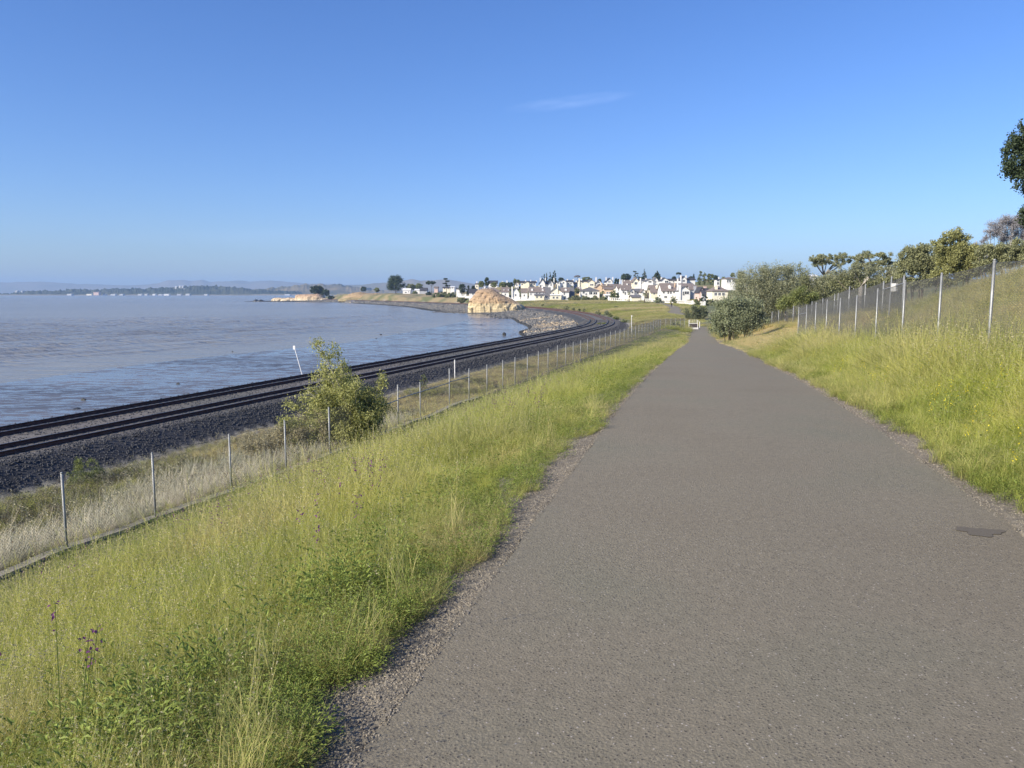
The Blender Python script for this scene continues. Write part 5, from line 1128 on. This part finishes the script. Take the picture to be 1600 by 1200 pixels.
house('white two-storey house with broad gable and left chimney', 999.5, 1010, 447.5, 438.8, 437, 512, 'side', 'white', G_, chim=[(1000.4,434.3,1.6,'white',-1),(1010.5,434.6,1.6,'white')], win=[(1001.5,442.3,1.2,.9),(1005,442,1.2,.9)])
house('white broad gable front beside the left chimney house', 1008, 1020.5, 449, 439.5, 436, 506, 'front', 'white', G_, apex=1015.3, win=[(1015.3,440.3,2.2,1.1)])
house('white house with small white roof gable on the skyline', 1021.5, 1028.5, 447, 438.5, 433.5, 510, 'front', 'white', G_, apex=1024, win=[(1024,440.5,1.2,1.2)])
house('white shed-roofed house with one black window', 1033, 1045, 443.6, 438.5, 434.3, 500, 'front', 'white', DK, apex=1037.5, chim=[(1035,432.8,1.8,'white')], win=[(1041.5,440.2,2.4,1.4)])
house('white wing under a long dark roof', 1046, 1059, 442.3, 438.2, 436, 505, 'side', 'white', DK, win=[(1052.3,440.3,.9,.9)])
house('white steep-gabled house framed by twin tall chimneys', 1063, 1073, 442.6, 437.5, 432, 495, 'front', 'white', DK, apex=1068.3, chim=[(1063.6,430,1.7,'white',-1),(1073.6,430,1.5,'white')], win=[(1068.2,438.8,1.6,1.4)])
house('white wing with low dark roof right of the twin chimneys', 1073.5, 1086, 443.5, 437.2, 434.5, 500, 'side', 'white', DK, win=[(1076,439,2,1)])
house('house with brown and slate roofs below the twin chimneys', 1063, 1084, 449, 447.5, 443.2, 470, 'side', 'pinkw', B, chim=[(1074.5,443.8,1.8,'pinkw'),(1077.3,443.6,2,'white'),(1080.5,447,2,'white',.0)], win=[])
house('small pale tower-like house right of the cypress row', 1119.3, 1124.5, 445.5, 437.2, 435.6, 470, 'hip', 'white', DK, chim=[(1124.3,432.8,1.2,'white')], win=[(1121.8,438.6,1.6,.7),(1121.8,442.8,1.3,1.6)], dep=5)
house('white house with brown hip roof on the hillside', 1134, 1150, 444, 436, 432.8, 440, 'hip', 'white', B, win=[(1137,439,1,1.8),(1140.5,439,1,1.8),(1146.5,438.3,2,1.8)])
# left shore and hill houses
house('small white house on the bluff beside the big dark tree', 629.5, 641, 458.5, 453.5, 451, 785, 'side', 'white', 'trim', win=[(634,457,1.8,1.1),(638.5,456,1,1)])
house('low white-roofed house behind the bluff', 648, 655.5, 455, 453.5, 452, 785, 'side', 'white', 'trim', win=[])
house('dark-roofed house with white gable edge on the left shore', 656, 667, 457, 454, 450, 785, 'side', 'greyw', DK, win=[(664,455.5,.9,.9)])
house('reddish small house behind the umbrella pine', 678.5, 684, 453.5, 449.5, 448, 720, 'side', 'pinkw', B, win=[(680,450.8,1,1.2),(682.5,450.8,1,1.2)])
house('white flat-roofed house between the pines', 692, 703, 453.5, 450, 448.5, 690, 'side', 'cream', DK)
house('white blocky house right of the layered pine', 703.5, 710, 452.5, 448.7, 447.8, 690, 'side', 'white', 'trim')
house('low white house beside the dark tree left of the mound', 713, 720, 453.5, 451.5, 450, 600, 'side', 'white', DK)
house('pink-gabled house peeping over the right-hand hill', 1397, 1411, 434, 427, 422.5, 270, 'front', 'pinkw', B, win=[], dep=6)
house('pale roofed house behind the leaning tree', 1341, 1355, 436, 431.5, 428.5, 300, 'side', 'white', 'trim', win=[], dep=6)
house('small white building glimpsed through the thicket', 1267, 1276, 436, 432, 430, 360, 'side', 'white', 'trim', win=[], dep=5)

# white balustrade fences in front of the houses
def balustrade(pts, label, hgt=1.5, spacing=7.5, low=.75):
    P = [at(*p) for p in pts]; g0 = P[0]; t = empty('balustrade', tuple(g0), label, 'fence', 'white garden balustrades below the houses')
    mbw, mbr, mbb = MB(), MB(), MB()
    for a, b in zip(P[:-1], P[1:]):
        d = b-a; L = d.length; ang = math.atan2(d.y, d.x); Mx = Matrix.Translation(a-g0) @ Matrix.Rotation(ang, 4, 'Z'); dz = d.z/math.hypot(d.x, d.y); Lh = math.hypot(d.x, d.y)
        sh = Matrix(((1,0,0,0),(0,1,0,0),(dz,0,1,0),(0,0,0,1)))
        mbw.box(0, Lh, -.15, .15, -.7, low, 0, Mx @ sh); mbr.box(0, Lh, -.12, .12, hgt-.18, hgt, 0, Mx @ sh)
        n = max(1, round(Lh/spacing))
        for k in range(n+1):
            m2 = MB(); x = Lh*k/n; m2.box(x-.32, x+.32, -.32, .32, -.7, hgt+.3, 0, Mx @ sh); m2.build('pillar', M['white'], t)
        q = .9
        while q < Lh-.5: mbb.box(q-.17, q+.17, -.08, .08, low, hgt-.18, 0, Mx @ sh); q += 1.15
    mbw.build('base_wall', M['white'], t); mbr.build('rail', M['white'], t); o = mbb.build('balusters', M['white'], t); tag(o, kind='stuff')
balustrade([(951.3,470.5,432),(974,471.7,428),(1000,472,422),(1040,474.3,400),(1071,476,372),(1082,477,362),(1101,478.6,345)], 'long white balustrade running below the right-hand houses', 2.0, 11.5, .75)
balustrade([(796,468.5,476),(829,469,472),(846,469,470)], 'low white fence wall below the houses right of the mound', 1.35, 9, .6)
balustrade([(850,467,470),(860.5,467,470)], 'short white fence between the tan-roofed house and the cream gable', 1.2, 5, .4)
balustrade([(717,463,548),(728,463,546)], 'short white fence left of the mound', 1.3, 5.5, .4)
balustrade([(728,464.3,542),(738,464.3,540)], 'lower white wall continuing behind the mound', .9, 5, .5)

# ------------------------------------------------------------------ rocks, mound, headland
def rockmat(name, top, mid, low, zt, zm):
    m, n, l, p = nodes(name); tc = n.new('ShaderNodeTexCoord'); co = tc.outputs['Object']
    sx = n.new('ShaderNodeSeparateXYZ'); l.new(co, sx.inputs[0])
    t1 = nz(n, l, co, .25, 5, .6); h = mth(n, l, 'ADD', sx.outputs[2], mth(n, l, 'MULTIPLY', mth(n, l, 'SUBTRACT', t1.outputs[0], .5), 2.4))
    hm = mth(n, l, 'DIVIDE', h, zt); r = ramp(n, l, hm, [(0, low), (zm-.04, low), (zm+.04, mid), (.85, top)])
    mp = n.new('ShaderNodeMapping'); mp.inputs['Scale'].default_value = (.25, .25, 1.6); l.new(co, mp.inputs['Vector']); t2 = nz(n, l, mp.outputs[0], 1.2, 6, .7)
    c = mixc(n, l, 1.0, r.outputs[0], ramp(n, l, t2.outputs[0], [(.3, (.62, .58, .55)), (.65, (1.25, 1.22, 1.2))]).outputs[0], 'MULTIPLY')
    l.new(c, p.inputs['Base Color']); p.inputs['Roughness'].default_value = .95
    t3 = nz(n, l, co, 1.1, 8, .75); b = n.new('ShaderNodeBump'); b.inputs['Strength'].default_value = 1; b.inputs['Distance'].default_value = .8; l.new(t3.outputs[0], b.inputs['Height']); l.new(b.outputs[0], p.inputs['Normal']); return m
def mound(name, label, outline, Y, base_y, depth, mat, amp, nu=170, nv=60, power=.55, cat='rock outcrop', bench=None):
    px = np.linspace(outline[0][0], outline[-1][0], nu); py = np.interp(px, [o[0] for o in outline], [o[1] for o in outline]); c = at(float(px.mean()), base_y, Y)
    V = []
    for i in range(nu):
        q = at(float(px[i]), float(py[i]), Y); b = at(float(px[i]), base_y, Y); h = max(q.z-b.z, .05); u = 2*i/(nu-1)-1; dd = depth*max(1-u*u, 0)**.45+.3
        for j in range(nv):
            ph = math.pi*j/(nv-1); y = -dd*np.sign(math.cos(ph))*abs(math.cos(ph))**.8; z = h*max(math.sin(ph), 0)**power
            if bench: z_ = z/h; z = h*(z_+bench*math.sin(z_*math.pi*4)*.5)
            p = Vector((q.x-c.x, y, z)); s = Vector((p.x*.16, p.y*.16, p.z*.3))
            n1 = mnoise.fractal(s, 1.0, 2.0, 5); n2 = mnoise.fractal(s*3.1+Vector((9, 3, 1)), .8, 2.0, 4); k = min(1, h/3)
            V.append((p.x+amp*k*n1*.6, p.y+amp*k*(n1+.6*n2), (z+amp*.45*k*n2*math.sin(ph)) if 0 < j < nv-1 else -1.2))
    i = np.arange(nu-1)[:, None]*nv+np.arange(nv-1)[None, :]; Fq = np.stack([i, i+nv, i+nv+1, i+1], -1).reshape(-1, 4)
    o = link(name, npmesh(name, V, Fq, False), mat); o.location = c; tag(o, label, cat); return o
m_mound = rockmat('sandstone', (.40, .29, .185), (.46, .34, .205), (.60, .51, .32), 12.0, .38)
mound('sandstone_mound', 'tan eroded sandstone mound standing on the shore inside the railway bend', [(731.5,486),(732.5,476),(735,468),(739,461.5),(744,456.5),(749,453.2),(755,451.8),(764,451.5),(770,452.8),(777,456.2),(785,460.8),(795,465.8),(805,470.3),(813,474),(819,479),(821,484)], 386, 488.3, 8.5, m_mound, 1.25, bench=.10)
m_head = rockmat('pale_cliff', (.40, .28, .18), (.60, .50, .34), (.66, .58, .42), 9.0, .25)
mound('cliff', 'pale flat-topped cliff at the tip of the headland', [(461,469),(463,462),(466,460.3),(480,459.8),(498,459.3),(503,461.5),(508,465),(516,468),(522,470)], 930, 471.2, 12, m_head, 1.2, 90, 30, .4)
mound('rock_ledge', 'low broken pale rock ledge left of the headland cliff', [(424,470.5),(428,466),(434,465.3),(446,466),(452,465),(460,466),(468,465),(472,470.5)], 932, 471.2, 8, m_head, 1.6, 60, 24, .6)
mound('rock_reef', 'dark low reef running out from the headland into the bay', [(381,471),(396,470.4),(400,467.5),(404,470),(408,468),(414,470.2),(424,469.8),(430,470)], 934, 471.4, 5, M['rock_dark'], .8, 60, 14, .7)
mound('rock_shelf', 'dark wet rock shelf at the foot of the headland', [(425,471.2),(440,470.6),(480,470.3),(520,470.4),(560,471.5),(620,474),(640,476)], 900, 472.6, 9, M['rock_dark'], .7, 90, 14, .7)
mound('grassy_bluff', 'dry grassy bluff with bare tan face on the left shore', [(528,468.5),(540,463),(552,457.5),(562,456.2),(575,458.5),(590,458),(603,459.5),(614,463),(630,466)], 846, 469, 16, rockmat('bluff_soil', (.34, .25, .14), (.36, .27, .16), (.27, .23, .13), 9, .3), 1.0, 90, 26, .8, cat='bluff')
# boulders along the shore and in the cove
def boulders():
    me_t = [rock_mesh('boulder', 200+i, 2, .3, .8) for i in range(5)]; P = []
    rg = random.Random(5); cnt = 0
    # tan boulders below the bend, counted one by one
    while cnt < 200:
        x = rg.uniform(858, 902); y = rg.uniform(486, 508)
        lo = 487+(x-858)*.30; hi = 497.5+(x-858)*.20
        if not (lo < y < hi+4): continue
        v = y-600; ry = F*math.cos(PITCH)-v*math.sin(PITCH); rz = -(F*math.sin(PITCH)+v*math.cos(PITCH)); Yk = (-7.3-CAMZ)*ry/rz; Xk = (x-800)/ry*Yk
        rx = float(rail_x(Yk)); drr = Xk-rx
        if drr > -6.3 or Xk < float(toe_x(Yk))+1: continue
        s = rg.uniform(.2, .42); me = me_t[rg.randrange(5)]
        o = bpy.data.objects.new('boulder', me); COL.objects.link(o); o.location = (Xk, Yk, float(H(Xk, Yk))+s*.3); o.scale = (s*rg.uniform(.8, 1.3), s, s*.85); o.rotation_euler = (rg.uniform(-.4, .4), rg.uniform(-.4, .4), rg.uniform(0, 6.28))
        if len(me.materials) == 0: me.materials.append(M['rock_tan'])
        tag(o, 'tan boulder of the rock slope inside the railway bend', 'boulder', 'tan boulders inside the railway bend'); cnt += 1
    RSr = [src('r%d' % i, rock_mesh('r%d' % i, 300+i, 1, .4, .8), M['rock_grey']) for i in range(3)]+[src('r3', rock_mesh('r3', 303, 1, .4, .8), M['rock_tan']), src('r4', rock_mesh('r4', 304, 1, .4, .8), M['rock_dark'])]
    n0 = 90000; Y = 150+rng.random(n0)**1.3*780; tx = toe_x(Y); bx = rail_x(Y)-6.3/rail_c(Y); f = rng.random(n0); X = tx-1.5+f*(bx-tx+1.5); keep = rng.random(n0) < np.clip((bx-tx)/26, .22, 1)*np.where(Y > 420, 1, .6); X, Y, f = X[keep], Y[keep], f[keep]; n = len(X)
    idx = rng.integers(0, 3, n); u = rng.random(n); pn = fbm(X*.1, Y*.1, 3); idx = np.where((u < .04) | ((pn > .56) & (Y < 290) & (u < .5)), 3, idx); idx = np.where((f < .07) | (u > .80), 4, idx)
    s = rng.uniform(.14, .46, n)*np.where(Y > 420, 1.6, 1)*np.where(f < .5, .8, 1.1)
    scatter('riprap', 'grey and tan broken rock lining the shore below the railway', 'rocks', np.stack([X, Y, H(X, Y)+.12], 1), rng.uniform(0, 6.28, (n, 3)), np.stack([s*rng.uniform(.8, 1.4, n), s, s*rng.uniform(.6, 1, n)], 1), idx, np.zeros(n), RSr)
    # weedy dark rocks at the tide line by the mound and along the near track
    Y = np.concatenate([300+rng.random(2600)*110, 30+rng.random(500)**1.5*130]); tx = toe_x(Y); X = tx+np.concatenate([rng.normal(1, 3.5, 2600), rng.normal(.6, 1.0, 500)])
    n = len(X); s = rng.uniform(.12, .5, n)*np.where(Y < 160, .5, 1)
    scatter('tide_rocks', 'dark weedy rocks along the tide line', 'rocks', np.stack([X, Y, np.maximum(H(X, Y), WATER)+.03], 1), rng.uniform(0, 6.28, (n, 3)), s, np.where(rng.random(n) < .45, 4, 0), np.zeros(n), RSr)
boulders()
for (x, y, s, asp, lb) in [(278,600,.20,.8,'lone dark rock on the mudflat, leftmost middle distance'), (130,625,.24,.9,'dark rock on the mud nearest the far rail at the left'), (119,639,.32,.35,'flat dark rock at the mud edge beside the railway'), (363,549.5,.16,.7,'small dark rock at the water edge left of the feathery tree'),
                           (588,528.5,.22,.5,'small flat dark rock on the mud behind the tree'), (595,523,.26,.9,'small dark rock at the shallow water edge behind the tree'), (788,524.5,.42,1.5,'upright dark rock on the wet mud near the bend'), (752,508,.3,.6,'low dark rock in the shallows off the mound')]:
    v = y-600; ry = F*math.cos(PITCH)-v*math.sin(PITCH); rz = -(F*math.sin(PITCH)+v*math.cos(PITCH)); Yk = (WATER+.05-CAMZ)*ry/rz; Xk = (x-800)/ry*Yk
    me = rock_mesh('rock', int(x), 2, .35, .8); o = link('rock', me, M['rock_dark']); o.location = (Xk, Yk, WATER+s*asp*.4); o.scale = (s, s*.8, s*asp); tag(o, lb, 'rock')
# person walking on the far path, with a small pale dog
def person():
    q = at(1049.3, 480, 300); g = float(H(q.x, 300))+.07; t = empty('person', (q.x, 300, g), 'distant person in dark clothing walking on the far part of the path', 'person')
    J = {'pel': (0,0,.95), 'wai': (0,0,1.1), 'che': (0,0,1.35), 'nec': (0,0,1.5), 'hed': (0,0,1.66), 'lk': (-.1,.08,.5), 'la': (-.1,.22,.08), 'lt': (-.1,.10,.04), 'rk': (.1,-.08,.5), 'ra': (.1,-.02,.08), 'rt': (.1,-.16,.04), 'lh': (-.1,0,.9), 'rh': (.1,0,.9),
         'ls': (-.2,0,1.42), 'le': (-.25,-.08,1.15), 'lw': (-.24,-.22,.95), 'rs': (.2,0,1.42), 're': (.25,.08,1.15), 'rw': (.27,.12,.9)}
    E = [('pel','wai'),('wai','che'),('che','nec'),('nec','hed'),('pel','lh'),('lh','lk'),('lk','la'),('la','lt'),('pel','rh'),('rh','rk'),('rk','ra'),('ra','rt'),('che','ls'),('ls','le'),('le','lw'),('che','rs'),('rs','re'),('re','rw')]
    rad = dict(pel=.15, wai=.14, che=.17, nec=.06, hed=.11, lk=.065, la=.045, lt=.04, rk=.065, ra=.045, rt=.04, lh=.095, rh=.095, ls=.075, le=.05, lw=.035, rs=.075, re=.05, rw=.035)
    ks = list(J); me = bpy.data.meshes.new('body'); me.from_pydata([J[k] for k in ks], [(ks.index(a), ks.index(b)) for a, b in E], [])
    o = link('body', me, M['blackcloth'], t); sk = o.modifiers.new('skin', 'SKIN'); me.skin_vertices or None
    if not me.skin_vertices:
        bm = bmesh.new(); bm.from_mesh(me); bm.verts.layers.skin.verify(); bm.to_mesh(me); bm.free()
    for i, k in enumerate(ks): me.skin_vertices[0].data[i].radius = (rad[k], rad[k]); 
    me.skin_vertices[0].data[0].use_root = True
    ss = o.modifiers.new('sub', 'SUBSURF'); ss.levels = 1; ss.render_levels = 1
    bm = bmesh.new(); bmesh.ops.create_uvsphere(bm, u_segments=12, v_segments=8, radius=.105); me2 = bpy.data.meshes.new('head'); bm.to_mesh(me2); bm.free()
    h = link('face', me2, M['skin'], t); h.location = (0, -.03, 1.66); h.scale = (.85, .95, 1.15)
person()
def dog():
    q = at(1052.6, 480.6, 296); g = float(H(q.x, 296))+.07
    V = [(0,-.3,.42),(0,0,.42),(0,.28,.42),(0,.42,.55),(0,.58,.52),(-.07,-.28,.2),(-.07,-.26,.03),(.07,-.28,.2),(.07,-.26,.03),(-.07,.26,.2),(-.07,.28,.03),(.07,.26,.2),(.07,.28,.03),(0,-.45,.55)]
    E = [(0,1),(1,2),(2,3),(3,4),(0,5),(5,6),(0,7),(7,8),(2,9),(9,10),(2,11),(11,12),(0,13)]; rr = [.10,.11,.11,.08,.045,.04,.025,.04,.025,.04,.025,.04,.025,.02]
    bm = bmesh.new(); vs = [bm.verts.new(v) for v in V]; [bm.edges.new((vs[a], vs[b])) for a, b in E]; bm.verts.layers.skin.verify(); me = bpy.data.meshes.new('dog'); bm.to_mesh(me); bm.free()
    o = link('dog', me, simple('pale_fur', (.55, .52, .46), (.7, .67, .6), 10, .9)); o.location = (q.x, 296, g); o.rotation_euler = (0, 0, .4); o.modifiers.new('skin', 'SKIN')
    for i, r_ in enumerate(rr): me.skin_vertices[0].data[i].radius = (r_, r_)
    ss = o.modifiers.new('sub', 'SUBSURF'); ss.levels = 1; ss.render_levels = 1; tag(o, 'small pale dog walking beside the distant person', 'dog')
dog()
# far shore buildings
M['pale_far'] = simple('weathered_pale_wall', (.44, .45, .45), (.52, .53, .53), .05, .9)
FB = [(152,458.2,8,3.8,3900,'large white building with pinkish roof on the far shore','pinkw'), (110,459.6,7,1.6,3920,'long low pale building standing on the far shore flats','cream'), (141,459.8,8,1.6,3920,'low green-white sheds left of the large white building','white'), (164,460,4,1.6,3920,'small shed right of the large white building','white'),
      (178,460,7,1.6,3920,'row of low pale sheds on the far shore','cream'), (191,460,5,1.6,3920,'short pale shed on the far shore','cream'), (220,460.2,6,1.8,3920,'pale low warehouse on the far shore','white'), (229.5,460,4,1.9,3920,'small pale building beside the low warehouse','white'), (242,460.3,4,2.2,3920,'white shed standing alone on the far waterfront','white'),
      (252,460.6,6,1.8,3920,'grey-white shed on the far waterfront, left of the brightest building','greyw'), (261.5,460.4,8,2.2,3900,'brightest long white waterfront building','white'), (281,460.6,6,2.2,3920,'grey waterfront warehouse on the far shore','greyw'), (294.5,460.4,6,2.4,3900,'white waterfront building right of the grey warehouse','white'), (323,460.4,5,2,3900,'white building at the right of the far waterfront','white'),
      (289,451.8,2.5,1.8,4080,'small white house among the far hillside trees','white'), (349,456.7,3,1.6,4050,'white roof low in the far trees','white'), (27,454.6,3,1.6,4100,'white tank at the left end of the far shore','white'), (36,454.6,2,1.2,4100,'small white building right of the tank','white'), (276,449.6,2.6,3.4,4120,'first of the pale blocks on the far hilltop','greyw'), (282,449,2.6,3.8,4120,'second pale block on the far hilltop','greyw'), (286.5,448.8,2.2,3.4,4120,'third pale block on the far hilltop','greyw'),
      (450,461,8,2.2,3950,'pale waterfront building just left of the headland','greyw'), (655/1.0,0,0,0,0,'','')][:-1]
for (x, y, wd, hh, Y, lb, wl) in FB:
    if wl == 'white' and 'white' in lb and not ('brightest' in lb or 'alone' in lb): wl = 'cream' if 'green' in lb else 'white_far'
    if wl == 'white_far' or 'pale' in lb or 'small' in lb: wl = 'pale_far'
    k = Y/1200; c = at(x, y+.6, Y); t = empty('far_building', tuple(c), lb, 'building'); W = wd*k/2; Hh = hh*k*.8
    mb = MB(); mb.prism([(-W, -8), (W, -8), (W, Hh*.7), (-W, Hh*.7)], 'y', -12, 12); mb.build('wall', M[wl], t)
    mb = MB(); mb.prism([(-13, Hh*.72), (13, Hh*.72), (0, Hh)], 'x', -W-1, W+1); mb.build('roof', M['roof_brown' if wl == 'pinkw' else 'trim' if wd < 9 else 'roof_grey'], t)

# ------------------------------------------------------------------ haze: one closed box of thin air round everything
def haze():
    mb = MB(); mb.box(-14500, 14500, -14500, 14500, -12.5, 260)
    m = bpy.data.materials.new('haze_air'); m.use_nodes = True; n = m.node_tree.nodes; n.clear(); o_ = n.new('ShaderNodeOutputMaterial'); pv = n.new('ShaderNodeVolumePrincipled')
    pv.inputs['Color'].default_value = (.42, .63, .96, 1); pv.inputs['Density'].default_value = HAZE; pv.inputs['Anisotropy'].default_value = 0.0
    m.node_tree.links.new(pv.outputs[0], o_.inputs['Volume']); o = mb.build('haze', m); tag(o, kind='stuff')
HAZE = 1.1e-4
haze()
